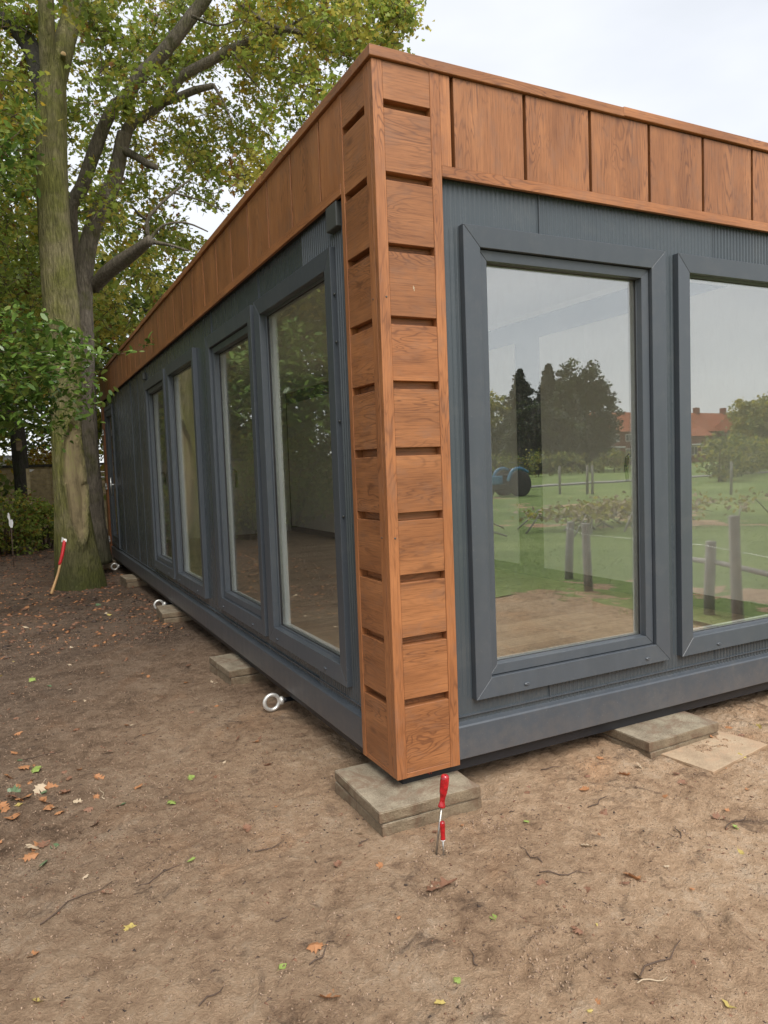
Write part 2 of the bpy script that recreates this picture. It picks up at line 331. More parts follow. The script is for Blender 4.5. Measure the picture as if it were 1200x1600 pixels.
M = dict(
    wood=mat_wood('woodgrain_cladding'),
    anth=mat_paint('anthracite_coating', (0.055, 0.064, 0.075), 0.34),
    wallp=mat_paint('anthracite_wall_sheet', (0.050, 0.061, 0.069), 0.22),
    black=mat_simple('black_steel', (0.012, 0.013, 0.016), 0.45),
    dark=mat_simple('dark_seal_and_shade', (0.010, 0.008, 0.007), 0.8),
    white=mat_simple('white_pvc', (0.74, 0.75, 0.74), 0.35, var=0.04),
    wallin=mat_simple('white_board', (0.87, 0.87, 0.84), 0.6, var=0.03),
    greyin=mat_simple('grey_trim', (0.045, 0.048, 0.045), 0.5),
    glass=mat_glass(), glass_side=mat_glass(2.4, 'side_glazing'), lam=mat_laminate(), soil=mat_soil(), turf=mat_grass_sheet(),
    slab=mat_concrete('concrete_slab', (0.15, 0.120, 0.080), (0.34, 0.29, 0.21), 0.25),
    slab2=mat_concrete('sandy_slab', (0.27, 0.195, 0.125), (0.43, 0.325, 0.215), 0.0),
    steel=mat_simple('galvanised_steel', (0.62, 0.62, 0.60), 0.35, 0.85, 0.12, 30),
    silver=mat_simple('brushed_aluminium', (0.70, 0.70, 0.70), 0.25, 0.9, 0.06, 30),
    red=None, blade=mat_simple('tool_steel', (0.42, 0.40, 0.36), 0.35, 0.9, 0.2, 60),
    ash=mat_simple('ash_wood', (0.48, 0.29, 0.13), 0.55, var=0.2, vscale=25),
    redp=mat_simple('red_paint', (0.50, 0.02, 0.025), 0.35, var=0.2, vscale=30),
    barkA=mat_bark('mossy_bark', (0.080, 0.070, 0.035), (0.27, 0.235, 0.125), (0.150, 0.155, 0.032), 0.60, True),
    barkB=mat_bark('grey_bark', (0.075, 0.062, 0.048), (0.215, 0.185, 0.140), (0.10, 0.10, 0.035), 0.22),
    barkD=mat_bark('dark_bark', (0.022, 0.020, 0.016), (0.075, 0.068, 0.055), (0.04, 0.05, 0.015), 0.2),
    cut=mat_simple('fresh_cut_wood', (0.55, 0.38, 0.20), 0.8),
    lg=mat_leaf('oak_leaf_green', (0.14, 0.20, 0.03), (0.36, 0.43, 0.08)),
    ly=mat_leaf('oak_leaf_yellow', (0.26, 0.22, 0.03), (0.50, 0.34, 0.04)),
    lo=mat_leaf('oak_leaf_olive', (0.24, 0.235, 0.04), (0.50, 0.44, 0.085)),
    lb=mat_leaf('oak_leaf_brown', (0.13, 0.070, 0.025), (0.30, 0.15, 0.045)),
    ld=mat_leaf('leaf_dark_green', (0.04, 0.068, 0.018), (0.11, 0.15, 0.04)),
    lm=mat_leaf('leaf_mid_green', (0.11, 0.155, 0.03), (0.27, 0.33, 0.07)),
    lau=mat_leaf('laurel_leaf', (0.05, 0.105, 0.022), (0.17, 0.26, 0.05), 0.14, 0.3),
    con=mat_leaf('conifer_needles', (0.022, 0.036, 0.020), (0.06, 0.080, 0.040), 0.6, 0.1),
    fl_o=mat_leaf('fallen_orange', (0.26, 0.115, 0.05), (0.44, 0.21, 0.09), 0.7, 0.15),
    fl_b=mat_leaf('fallen_brown', (0.12, 0.062, 0.038), (0.26, 0.13, 0.075), 0.7, 0.1),
    fl_y=mat_leaf('fallen_yellow', (0.36, 0.27, 0.07), (0.52, 0.42, 0.14), 0.6, 0.2),
    fl_g=mat_leaf('fallen_green', (0.17, 0.25, 0.05), (0.32, 0.40, 0.11), 0.5, 0.2),
    fl_p=mat_leaf('fallen_pale', (0.33, 0.25, 0.16), (0.50, 0.40, 0.28), 0.7, 0.1),
    fl_d=mat_leaf('fallen_dark_green', (0.06, 0.10, 0.05), (0.14, 0.20, 0.10), 0.35, 0.1),
    twig=mat_simple('twig', (0.085, 0.055, 0.038), 0.85, var=0.3, vscale=20),
    fence=mat_simple('weathered_board', (0.34, 0.27, 0.15), 0.85, var=0.35, vscale=9, bs=0.4),
    post=mat_simple('grey_post', (0.29, 0.27, 0.24), 0.85, var=0.3, vscale=9, bs=0.4),
    brick=mat_simple('red_brick', (0.23, 0.10, 0.07), 0.85, var=0.25, vscale=3, bs=0.3),
    tile=mat_simple('orange_tiles', (0.45, 0.14, 0.06), 0.8, var=0.3, vscale=3, bs=0.4),
    whitep=mat_simple('white_paint', (0.80, 0.80, 0.79), 0.5, var=0.05),
    pane=mat_simple('dark_pane', (0.03, 0.035, 0.04), 0.08),
    blue=mat_simple('blue_paint', (0.03, 0.20, 0.36), 0.35, var=0.15), rubber=mat_simple('tyre_rubber', (0.02, 0.02, 0.02), 0.7),
    asph=mat_simple('pale_asphalt', (0.30, 0.29, 0.27), 0.9, var=0.15),
    blade_g=mat_leaf('grass_blade', (0.13, 0.20, 0.05), (0.30, 0.37, 0.11), 0.5, 0.3),
    mould=mat_simple('leaf_mould', (0.045, 0.030, 0.022), 0.9, var=0.4, vscale=30),
    crumb=mat_leaf('soil_crumb', (0.13, 0.085, 0.056), (0.38, 0.27, 0.185), 0.95, 0.0),
)
def _red():
    m, n, l, b = newmat('translucent_red_plastic')
    v = coords(n, l); f = noise(n, l, v, 60, 3)
    r = ramp(n, [(0.35, (0.22, 0.003, 0.006)), (0.7, (0.46, 0.012, 0.018))]); l.new(f, r.inputs[0]); l.new(r.outputs[0], b.inputs['Base Color'])
    b.inputs['Roughness'].default_value = 0.18; b.inputs['Subsurface Weight'].default_value = 0.35; b.inputs['Subsurface Radius'].default_value = (0.02, 0.003, 0.003); b.inputs['Subsurface Scale'].default_value = 0.5
    b.inputs['Coat Weight'].default_value = 0.5
    return m
M['red'] = _red()

# ------------------------------------------------------------------ object helpers
ORIG = {}
def tag(o, label=None, cat=None, group=None, kind=None):
    if label: o['label'] = label
    if cat: o['category'] = cat
    if group: o['group'] = group
    if kind: o['kind'] = kind
    return o
def empty(name, loc, label, cat, group=None, rz=0):
    o = bpy.data.objects.new(name, None); C.objects.link(o); o.location = loc; o.rotation_euler[2] = rz
    o.empty_display_size = 0.1
    ORIG[o.name] = Vector(loc); return tag(o, label, cat, group)
class MB:
    """collects shapes in world coordinates; build() links them as one mesh object under its parent"""
    def __init__(s): s.v = []; s.f = []; s.uv = []; s.m = []; s.mi = 0; s.sm = []
    def add(s, vs, fs, uvs=None, smooth=False):
        o = len(s.v); s.v += [tuple(p) for p in vs]
        for k, f in enumerate(fs):
            s.f.append([i+o for i in f]); s.m.append(s.mi); s.sm.append(smooth)
            if uvs: s.uv += uvs[k]
            else: s.uv += [(vs[i][0]+vs[i][1], vs[i][2]) for i in f]
    def prism8(s, P, grain=None, off=None):
        # P: 8 corners, 0-3 outer ring, 4-7 matching back ring ; uv along the grain
        fs = [(0, 1, 2, 3), (7, 6, 5, 4), (0, 4, 5, 1), (1, 5, 6, 2), (2, 6, 7, 3), (3, 7, 4, 0)]
        if grain is None: s.add(P, fs); return
        if off is None: off = (random.random()*50, random.random()*50)
        g = Vector(grain); uvs = []
        for f in fs:
            a, b_, c = Vector(P[f[0]]), Vector(P[f[1]]), Vector(P[f[2]])
            nn = (b_-a).cross(c-b_); nn = nn.normalized() if nn.length > 1e-9 else Vector((0, 0, 1))
            ac = nn.cross(g); 
            if ac.length < 0.3: ac = Vector((g.z, g.x, g.y))
            ac.normalize(); uvs.append([(Vector(P[i]).dot(g)+off[0], Vector(P[i]).dot(ac)+off[1]) for i in f])
        s.add(P, fs, uvs)
    def box(s, x0, x1, y0, y1, z0, z1, grain=None, off=None):
        s.prism8([(x0, y0, z0), (x1, y0, z0), (x1, y0, z1), (x0, y0, z1), (x0, y1, z0), (x1, y1, z0), (x1, y1, z1), (x0, y1, z1)], grain, off)
    def fbox(s, F, u0, u1, v0, v1, w0, w1, grain=None, off=None):
        P = [F(u0, v0, w1), F(u1, v0, w1), F(u1, v1, w1), F(u0, v1, w1), F(u0, v0, w0), F(u1, v0, w0), F(u1, v1, w0), F(u0, v1, w0)]
        g = None
        if grain == 'u': g = Vector(F(1, 0, 0))-Vector(F(0, 0, 0))
        if grain == 'v': g = Vector(F(0, 1, 0))-Vector(F(0, 0, 0))
        s.prism8(P, g, off)
    def ring(s, F, u0, u1, v0, v1, wd, w0, w1, w1i=None, gap=0.0004):
        # mitred frame: four members, outer edge at u0..v1, width wd; front at w1 (outer) and w1i (inner)
        if w1i is None: w1i = w1
        a, b_ = wd, gap
        O = [(u0, v0), (u1, v0), (u1, v1), (u0, v1)]; I = [(u0+a, v0+a), (u1-a, v0+a), (u1-a, v1-a), (u0+a, v1-a)]
        for k in range(4):
            o0, o1, i1, i0 = O[k], O[(k+1) % 4], I[(k+1) % 4], I[k]
            d = Vector((o1[0]-o0[0], o1[1]-o0[1])).normalized()*b_
            q = [(o0[0]+d[0], o0[1]+d[1]), (o1[0]-d[0], o1[1]-d[1]), (i1[0]-d[0], i1[1]-d[1]), (i0[0]+d[0], i0[1]+d[1])]
            ws = [w1, w1, w1i, w1i]
            s.prism8([F(p[0], p[1], ww) for p, ww in zip(q, ws)]+[F(p[0], p[1], w0) for p in q])
    def tube(s, pts, rad, n=10, caps=True, fn=None):
        pts = [Vector(p) for p in pts]; rings = []; t0 = None; up = None
        for i, p in enumerate(pts):
            t = pts[min(i+1, len(pts)-1)]-pts[max(i-1, 0)]
            if t.length < 1e-7: t = pts[-1]-pts[0]
            t = t.normalized()
            if up is None:
                up = t.orthogonal().normalized() if abs(t.z) < 0.6 else Vector((0, 1, 0)).cross(t).normalized()
            up = (up - t*up.dot(t)).normalized(); si = t.cross(up)
            r = rad[i] if isinstance(rad, (list, tuple)) else rad
            ring = []
            for k in range(n):
                a = 2*math.pi*k/n; dirv = up*math.cos(a)+si*math.sin(a)
                rr = r if fn is None else fn(p, dirv, r, a, i)
                ring.append(p+dirv*rr)
            rings.append(ring)
        vs = [q for r_ in rings for q in r_]; fs = []
        for i in range(len(rings)-1):
            for k in range(n):
                fs.append((i*n+k, i*n+(k+1) % n, (i+1)*n+(k+1) % n, (i+1)*n+k))
        if caps: fs.append(tuple(range(n))[::-1]); fs.append(tuple((len(rings)-1)*n+k for k in range(n)))
        s.add(vs, fs, smooth=True)
    def lathe(s, base, axis, prof, n=20):
        axis = Vector(axis).normalized(); s.tube([Vector(base)+axis*h for h, r in prof], [r for h, r in prof], n)
    def build(s, name, mat, parent=None, bevel=0, label=None, kind=None, segs=1):
        me = bpy.data.meshes.new(name)
        o0 = Vector((0, 0, 0)); p = parent
        if p is not None: o0 = ORIG[p.name]
        me.from_pydata([(v[0]-o0.x, v[1]-o0.y, v[2]-o0.z) for v in s.v], [], s.f)
        for mt in (mat if isinstance(mat, (list, tuple)) else [mat]): me.materials.append(mt)
        me.polygons.foreach_set('material_index', s.m); me.polygons.foreach_set('use_smooth', s.sm)
        uvl = me.uv_layers.new(name='UVMap'); uvl.data.foreach_set('uv', [c for t in s.uv for c in t])
        me.update()
        ob = bpy.data.objects.new(name, me); C.objects.link(ob); ob.parent = parent; ORIG[ob.name] = o0.copy()
        if bevel:
            bm = ob.modifiers.new('bevel', 'BEVEL'); bm.width = bevel; bm.segments = segs; bm.limit_method = 'ANGLE'; bm.angle_limit = R_(40)
        if label: ob['label'] = label
        if kind: ob['kind'] = kind
        return ob
def single(mb, name, mat, loc, label, cat, group=None, kind=None, bevel=0):
    loc = Vector(loc)
    mb.v = [(v[0]-loc.x, v[1]-loc.y, v[2]-loc.z) for v in mb.v]
    ob = mb.build(name, mat, None, bevel); ob.location = loc; ORIG[ob.name] = loc.copy()
    return tag(ob, label, cat, group, kind)
def npmesh(name, verts, faces_flat, sizes, mats, midx=None, parent=None, smooth=False):
    me = bpy.data.meshes.new(name); nv = len(verts)
    o0 = ORIG[parent.name] if parent is not None else Vector((0, 0, 0))
    verts = np.asarray(verts, np.float32) - np.array(o0, np.float32)
    me.vertices.add(nv); me.vertices.foreach_set('co', verts.ravel())
    me.loops.add(len(faces_flat)); me.loops.foreach_set('vertex_index', np.asarray(faces_flat, np.int32))
    sizes = np.asarray(sizes, np.int32); me.polygons.add(len(sizes))
    me.polygons.foreach_set('loop_start', np.concatenate([[0], np.cumsum(sizes)[:-1]]).astype(np.int32))
    me.polygons.foreach_set('loop_total', sizes)
    for m in mats: me.materials.append(m)
    if midx is not None: me.polygons.foreach_set('material_index', np.asarray(midx, np.int32))
    if smooth: me.polygons.foreach_set('use_smooth', np.ones(len(sizes), bool))
    me.update(calc_edges=True); me.validate()
    ob = bpy.data.objects.new(name, me); C.objects.link(ob); ob.parent = parent; ORIG[ob.name] = Vector(o0)
    return ob
def catmull(pts, rad, step):
    P = [Vector(p) for p in pts]; o = []; r = []
    for i in range(len(P)-1):
        p0, p1, p2, p3 = P[max(i-1, 0)], P[i], P[i+1], P[min(i+2, len(P)-1)]
        k = max(1, int((p2-p1).length/step))
        for j in range(k):
            t = j/k
            o.append(0.5*((2*p1)+(-p0+p2)*t+(2*p0-5*p1+4*p2-p3)*t*t+(-p0+3*p1-3*p2+p3)*t**3)); r.append(rad[i]*(1-t)+rad[i+1]*t)
    o.append(P[-1]); r.append(rad[-1]); return o, r

# =================================================================== THE GROUND
def lin(a, b, d): return list(np.arange(a, b, d))
xs = np.array([-400, -150, -60, -30, -18, -12] + lin(-9, -4.6, .25) + lin(-4.6, -2.0, .06) + lin(-2.0, 2.7, .0085) + lin(2.7, 5, .05) + lin(5, 9, .25) + [10, 14, 20, 40, 80, 150, 400.0])
ys = np.array([-400, -150, -80, -40, -20, -12, -8] + lin(-6, -1.9, .08) + lin(-1.9, 1.2, .0095) + lin(1.2, 4.5, .017) + lin(4.5, 11, .03) + lin(11, 18, .10) + lin(18, 30, .5) + [34, 40, 60, 100, 150, 400.0])
X, Y = np.meshgrid(xs, ys); Z = gheight(X, Y)
far = np.clip((np.maximum(np.abs(X), np.abs(Y-5))-10)/10, 0, 1); Z = Z*(1-far)+GZ*far
nx, ny = len(xs), len(ys)
idx = np.arange(nx*ny).reshape(ny, nx)
fc = np.stack([idx[:-1, :-1], idx[:-1, 1:], idx[1:, 1:], idx[1:, :-1]], -1).reshape(-1)
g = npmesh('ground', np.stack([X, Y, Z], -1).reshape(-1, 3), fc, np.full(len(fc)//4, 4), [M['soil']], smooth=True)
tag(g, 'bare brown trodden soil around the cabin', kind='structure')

# =================================================================== THE CABIN
W_, L_, H_ = 3.33, 10.32, 2.985
FF = lambda u, v, w: (u, -w, v)            # front face, outwards -y
FL = lambda u, v, w: (-w, u, v)            # long left face, outwards -x
FR = lambda u, v, w: (W_+w, u, v)          # right long face
FB = lambda u, v, w: (u, L_+w, v)          # rear
cab = empty('modular_cabin', (0, 0, 0), 'long flat-roofed anthracite cabin with brown timber-look corner and roof band, standing on concrete slabs', 'cabin')
PT = 0.277
def cladding_column(F, u0, ulast, um, name):
    """corner column: plain strip at the corner, boards with recessed grooves, edge strip"""
    b = MB(); ss = .048; top = 2.955
    b.fbox(F, u0, u0+ss, 0.0, top, -.046 if u0 > .01 else -.031, 0.0, 'v')
    b.fbox(F, ulast-um, ulast, 0.0, top, -.047, 0.001, 'v')
    b.fbox(F, u0+ss, ulast-um, 0.0, .022, -.03, -.001, 'u')
    z = .022; k = 0
    tops = [.306, .572, .838, 1.100, 1.372, 1.648, 1.912, 2.205, 2.489, 2.772]
    for t in tops + [3.1]:
        z1 = min(t-.0, top)
        b.fbox(F, u0+ss, ulast-um, z, z1, -.046, -.0015, 'u')
        if t < top:
            # groove: back lip set in, slopes out at the bottom
            b.fbox(F, u0+ss, ulast-um, t, t+.034, -.049, -.040, 'u')
            z = t+.034
    o = b.build(name, M['wood'], cab, bevel=.0016)
    for z in (1.03, 2.02):
        d = MB(); c = F(u0+.030, z, .0); nrm = Vector(F(0, 0, 1))-Vector(F(0, 0, 0))
        d.lathe(Vector(c)-nrm*.001, nrm, [(0, .0045), (.0025, .004), (.003, .001)], 10)
        d.build('screw', M['greyin'], o)
    return o
cladding_column(FF, 0.0, .314, .047, 'corner_cladding')
cladding_column(FL, 0.0315, .34, .035, 'corner_cladding')
cladding_column(lambda u, v, w: FF(W_-u, v, w), 0.0, .314, .047, 'corner_cladding')
cladding_column(lambda u, v, w: FR(u, v, w), 0.0315, .34, .035, 'corner_cladding')
def fascia(F, u0, u1, first, pitch, gw, name):
    b = MB(); zb, zt = 2.537, 2.955
    b.fbox(F, u0, u1, zb, zb+.046, -.016, 0.002, 'u')
    b.fbox(F, u0, first, zb+.046, zt, -.0485, -.001, 'v')
    u = first
    while u < u1-.02:
        e = min(u+pitch-gw, u1-.001)
        b.fbox(F, u, u+gw, zb+.046, zt-.004, -.060, -.050, 'v')
        if u+gw < u1-.002: b.fbox(F, u+gw, min(u+pitch, u1), zb+.046, zt, -.049, -.0015, 'v')
        u += pitch
    o = b.build(name, M['wood'], cab, bevel=.0016)
    d = MB(); d.fbox(F, u0, u1, zb+.004, zb+.044, -.044, -.0165); d.build('painted_shade_strip', M['dark'], o)  # near-black strip paints the shade of the recess below the fascia
    return o
fascia(FF, .3145, W_-.3145, .366, .381, .018, 'fascia')
fascia(FL, .3405, L_, .565, .3885, .016, 'fascia')
fascia(FR, .3405, L_, .565, .3885, .016, 'fascia')
fascia(FB, 0.001, W_-.001, .36, .381, .018, 'fascia')
# cap strips: lengths lapped over each other with a small step
def cap(F, joints, name, ua=-.012):
    b = MB()
    J = [ua]+joints
    for k in range(len(J)-1):
        dz = .0035 if k % 2 else 0; dw = .002*(k % 2)
        b.fbox(F, J[k]+(.0 if k == 0 else -.006), J[k+1], 2.957+dz, 3.0+dz, -.16, .0135+dw, 'u')
    return b.build(name, M['wood'], cab, bevel=.003, segs=2)
cap(FF, [1.345, W_+.012], 'roof_trim', -.0135)
cap(FL, [1.42, 2.9, 4.35, 5.8, 7.3, 8.8, L_+.012], 'roof_trim', .1605)
cap(FR, [1.42, 2.9, 4.35, 5.8, 7.3, 8.8, L_+.012], 'roof_trim', .1605)
cap(FB, [1.5, W_+.012], 'roof_trim', -.012)
# end strip at the far left corner, door hinges sit on it
b = MB(); b.fbox(FL, 10.12, L_, 0.0, 2.536, -.045, .002, 'v'); b.fbox(FB, 0.0, .3, 0.0, 2.536, -.045, -.0465+.046, 'v'); far_strip = b.build('corner_cladding', M['wood'], cab, bevel=.0016)
b = MB(); b.box(.16, W_-.16, .16, L_-.16, 2.80, 2.93); b.build('roof', M['greyin'], cab)

def wall(F, name, u0, u1, v0, v1, holes, amp):
    """ribbed sheet with real openings; amp(u) gives rib depth"""
    us = sorted(set([u0, u1]+[h[0] for h in holes]+[h[1] for h in holes]))
    b = MB()
    for a, e in zip(us[:-1], us[1:]):
        if e-a < 1e-6: continue
        spans = [(v0, v1)]
        for h in holes:
            if h[0] <= a+1e-6 and h[1] >= e-1e-6:
                new = []
                for (p, q) in spans:
                    if h[2] > p: new.append((p, min(h[2], q)))
                    if h[3] < q: new.append((max(h[3], p), q))
                spans = new
        pts = []; u = a
        k0 = math.floor(a/.025)
        bp = sorted(set([a, e]+[round(k0*.025+k*.025+d, 5) for k in range(int((e-a)/.025)+3) for d in (0, .004, .0125, .0165) if a < k0*.025+k*.025+d < e]))
        for u in bp:
            ph = (u/.025) % 1.0; hgt = 1.0 if .12 < ph < .55 else 0
            pts.append((u, -.040+amp(u)*hgt))
        for (p, q) in spans:
            if q-p < 1e-6: continue
            vs = []; fs = []
            for (u, w) in pts: vs += [F(u, p, w), F(u, q, w)]
            for i in range(len(pts)-1): fs.append((2*i, 2*i+2, 2*i+3, 2*i+1))
            b.add(vs, fs)
    return b
def liner(b, F, u0, u1, v0, v1, holes, w0, w1):
    """solid wall body between w0 and w1 with the same openings"""
    us = sorted(set([u0, u1]+[h[0] for h in holes]+[h[1] for h in holes]))
    for a, e in zip(us[:-1], us[1:]):
        hs = sorted([(h[2], h[3]) for h in holes if h[0] <= a+1e-6 and h[1] >= e-1e-6]); z = v0
        for p, q in hs:
            if p > z: b.fbox(F, a, e, z, p, w0, w1)
            z = q
        if v1 > z: b.fbox(F, a, e, z, v1, w0, w1)
WF = [(.415, 1.625), (1.715, 2.925)]; WL = [(.505, 1.715), (1.785, 2.99), (3.43, 4.64), (4.745, 5.95)]
WZ = (.27, 2.358); DOOR = (9.12, 10.06, .20, 2.42)
hf = [(a+.03, c-.03, WZ[0]+.03, WZ[1]-.03) for a, c in WF]
hl = [(a+.03, c-.03, WZ[0]+.03, WZ[1]-.03) for a, c in WL] + [(DOOR[0]+.01, DOOR[1]-.01, DOOR[2]+.01, DOOR[3]-.01)]
ampf = lambda u: .0012 if u < .85 else (.0030 if u < 2.01 else .0052)
ampl = lambda u: .0065 if u < .95 else .0006
bf = wall(FF, 'wall', .30, W_-.30, .17, 2.60, hf, ampf); wf = bf.build('front_wall', M['wallp'], cab)
bl = wall(FL, 'wall', .32, 10.13, .17, 2.60, hl, ampl); wl = bl.build('side_wall', M['wallp'], cab)
WR_ADDED = [(3.95, 5.16), (5.22, 6.43), (6.50, 7.71)]; hr = [(a+.03, c-.03, WZ[0]+.03, WZ[1]-.03) for a, c in WR_ADDED]  # windows added on the unseen right side to let daylight into the room
br_ = wall(FR, 'wall', .32, L_, .17, 2.60, hr, ampl); br_.build('side_wall', M['wallp'], cab)
bb = wall(FB, 'wall', 0.3, W_, .17, 2.60, [], ampf); bb.build('rear_wall', M['wallp'], cab)
# seams and cover strips
def strip(name, mat, par, *a):
    q = MB(); q.fbox(*a); q.build(name, mat, par)
for u in (.853, 2.012): strip('seam_strip', M['anth'], wf, FF, u-.0025, u+.0025, 2.36, 2.60, -.041, -.0335)
for u in (.853, 2.006): strip('seam_strip', M['anth'], wf, FF, u-.0025, u+.0025, .207, .27, -.041, -.0335)
for u in (1.70, 2.89, 5.98, 7.18): strip('seam_strip', M['anth'], wl, FL, u-.003, u+.003, 2.36 if u < 6 else .207, 2.60, -.041, -.0335)
for u in (6.6, 8.45): strip('seam_strip', M['anth'], wl, FL, u-.003, u+.003, .207, 2.60, -.041, -.0355)
for k in range(3):
    a = .314+k*.9; strip('drip_strip', M['anth'], wf, FF, a, min(a+.898, 3.016), .199+.0008*k, .2035+.0008*k, -.043, -.029)
for k in range(4): strip('drip_strip', M['anth'], wl, FL, .345+k*2.44, .345+k*2.44+2.435, .199, .2035, -.043, -.029)
# base rail with chamfered ledge
s = MB()
def rail(F, u0, u1):
    for a, c in [(u0, u1)]:
        pr = [(-.06, .016), (-.012, .016), (-.010, .019), (-.010, .160), (-.015, .167), (-.045, .179), (-.06, .179)]
        vs = [F(u, z, w) for u in (a, c) for (w, z) in pr]; n = len(pr)
        s.add(vs, [(i, (i+1) % n, n+(i+1) % n, n+i) for i in range(n)]+[tuple(range(n)), tuple(range(n, 2*n))[::-1]])
rail(FF, .3135, W_-.3135); rail(FL, .3395, 10.121); rail(FR, .3395, L_); rail(FB, .302, W_)
s.build('base_rail', M['anth'], cab, bevel=.0012)
s = MB()
s.box(.05, W_-.05, .05, .22, -.0455, .0155); s.box(.05, .22, .22, L_-.10, -.0455, .0155); s.box(W_-.22, W_-.10, .22, L_-.10, -.0455, .0155)
s.box(.22, W_-.22, L_-.22, L_-.10, -.0455, .0155)
for y in (2.6, 5.1, 7.7): s.box(.22, W_-.22, y, y+.12, -.0455, .0155)
s.box(.06, W_-.06, .06, L_-.06, .0162, .09)
beam = s.build('base_frame', M['black'], cab)
fc_ = bpy.data.curves.new('painted_mark', 'FONT'); fc_.body = '41'; fc_.size = .024; fc_.extrude = .0004
fo = bpy.data.objects.new('tmp', fc_); C.objects.link(fo); dg = bpy.context.evaluated_depsgraph_get(); dg.update()
tm = bpy.data.meshes.new_from_object(fo.evaluated_get(dg)); bpy.data.objects.remove(fo)
tm.materials.clear(); tm.materials.append(M['redp']); pm = bpy.data.objects.new('painted_mark', tm); C.objects.link(pm); pm.parent = beam
pm.location = (.175, .0485, -.030); pm.rotation_euler = (R_(90), 0, 0)
# shell: structural wall, insulation, white lining, floor, ceiling
s = MB(); liner(s, FF, .10, W_-.10, .181, 2.78, hf, -.12, -.05); liner(s, FL, .121, L_-.121, .181, 2.78, hl, -.12, -.05)
liner(s, FR, .121, L_-.121, .181, 2.78, hr, -.12, -.05); liner(s, FB, .121, W_-.121, .181, 2.78, [], -.12, -.05); s.build('wall_core', M['greyin'], cab)
s = MB(); liner(s, FF, .14, W_-.14, .181, 2.745, hf, -.14, -.1215); liner(s, FL, .141, L_-.141, .181, 2.745, hl, -.14, -.1215); liner(s, FB, .141, W_-.141, .181, 2.745, [], -.14, -.1215)
for y0, y1 in [(.2, 2.295), (2.30, 2.905), (3.3, 3.96), (7.7, 10.1)]: s.fbox(FR, y0, y1, .285, 2.495, -.16, -.1215)
s.fbox(FR, .141, L_-.141, 2.70, 2.745, -.16, -.1215)
s.box(.141, W_-.141, .141, L_-.141, 2.746, 2.779)
s.build('inner_lining', M['wallin'], cab)
s = MB(); liner(s, FR, .141, L_-.141, .181, 2.70, hr, -.15, -.1216)
s.fbox(FL, .5, 9.0, .181, .26, -.155, -.1401)
s.build('inner_trim', M['greyin'], cab)
s = MB(); s.box(.121, W_-.121, .121, L_-.121, .1, .18); s.build('floor', M['lam'], cab)

def window(F, u0, u1, openable, idx, label=None, mirror=False):
    v0, v1 = WZ; cw = .09
    m = MB(); m.ring(F, u0, u1, v0, v1, cw, -.052, -.004, -.010)
    fr = m.build('window', M['anth'], cab, bevel=.0016, label=label)
    iu0, iu1, iv0, iv1 = u0+cw, u1-cw, v0+cw, v1-cw
    gd = -.075 if openable else -.06
    if openable:
        m = MB(); m.ring(F, iu0+.004, iu1-.004, iv0+.004, iv1-.004, .044, -.105, -.030, -.034)
        m.ring(F, iu0+.046, iu1-.046, iv0+.046, iv1-.046, .005, -.085, -.066, -.070)
        m.build('sash', M['anth'], fr, bevel=.0015); g_ = .050
        # black gasket seen in the gap
        m = MB(); m.ring(F, iu0-.006, iu1+.006, iv0-.006, iv1+.006, .012, -.10, -.055); m.build('gasket', M['dark'], fr)
    else:
        m = MB(); m.ring(F, iu0-.002, iu1+.002, iv0-.002, iv1+.002, .012, -.085, -.046, -.050)
        m.build('glazing_bead', M['anth'], fr, bevel=.001); g_ = .009
    m = MB(); m.ring(F, iu0+g_-.002, iu1-g_+.002, iv0+g_-.002, iv1-g_+.002, .004, gd-.016, gd+.003); m.build('seal', M['dark'], fr)
    m = MB(); m.fbox(F, iu0+g_, iu1-g_, iv0+g_, iv1-g_, gd-.006, gd); m.build('pane', M['glass'] if F is FF else M['glass_side'], fr)
    # aluminium spacer + white inner frame and reveal
    m = MB(); m.ring(F, iu0+g_+.0022, iu1-g_-.0022, iv0+g_+.0022, iv1-g_-.0022, .006, gd-.022, gd-.0075); m.build('spacer_bar', M['steel'], fr)
    m = MB(); m.ring(F, u0+.03, u1-.03, v0+.03, v1-.03, .060+g_+.004, -.118, gd-.024); m.build('inner_frame', M['white'], fr, bevel=.002)
    for du in (.28, -.16):
        uu = u0+du if du > 0 else u1+du
        m = MB(); c = Vector(F(uu, v0+.030, -.005)); nrm = Vector(F(0, 0, 1))-Vector(F(0, 0, 0)); uv_ = Vector(F(1, 0, 0))-Vector(F(0, 0, 0))
        pts = []
        for k in range(14):
            a = 2*math.pi*k/14; pts.append(c+uv_*math.cos(a)*.015+Vector((0, 0, 1))*math.sin(a)*.0075)
        vs = [p-nrm*.004 for p in pts]+[p+nrm*.004 for p in pts]+[c+(p-c)*.7+nrm*.0065 for p in pts]
        fs = [(i, (i+1) % 14, 14+(i+1) % 14, 14+i) for i in range(14)]+[(14+i, 14+(i+1) % 14, 28+(i+1) % 14, 28+i) for i in range(14)]+[tuple(range(28, 42))]
        m.add(vs, fs, smooth=False); m.build('drain_cap', M['anth'], fr)
    if openable:
        m = MB(); hu = (iu1-.035) if not mirror else (iu0+.035)
        p = Vector(F(hu+.002, 1.34, -.112)); nrm = Vector(F(0, 0, 1))-Vector(F(0, 0, 0)); uv_ = Vector(F(1, 0, 0))-Vector(F(0, 0, 0)); Z_ = Vector((0, 0, 1))
        m.tube([p, p-nrm*.035, p-nrm*.050-Z_*.012, p-nrm*.052-Z_*.06-uv_*.006, p-nrm*.050-Z_*.135], [.010, .010, .011, .011, .009], 10)
        m.fbox(F, hu-.012, hu+.016, 1.29, 1.39, -.125, -.1175); m.build('handle', M['black'], fr)
    return fr
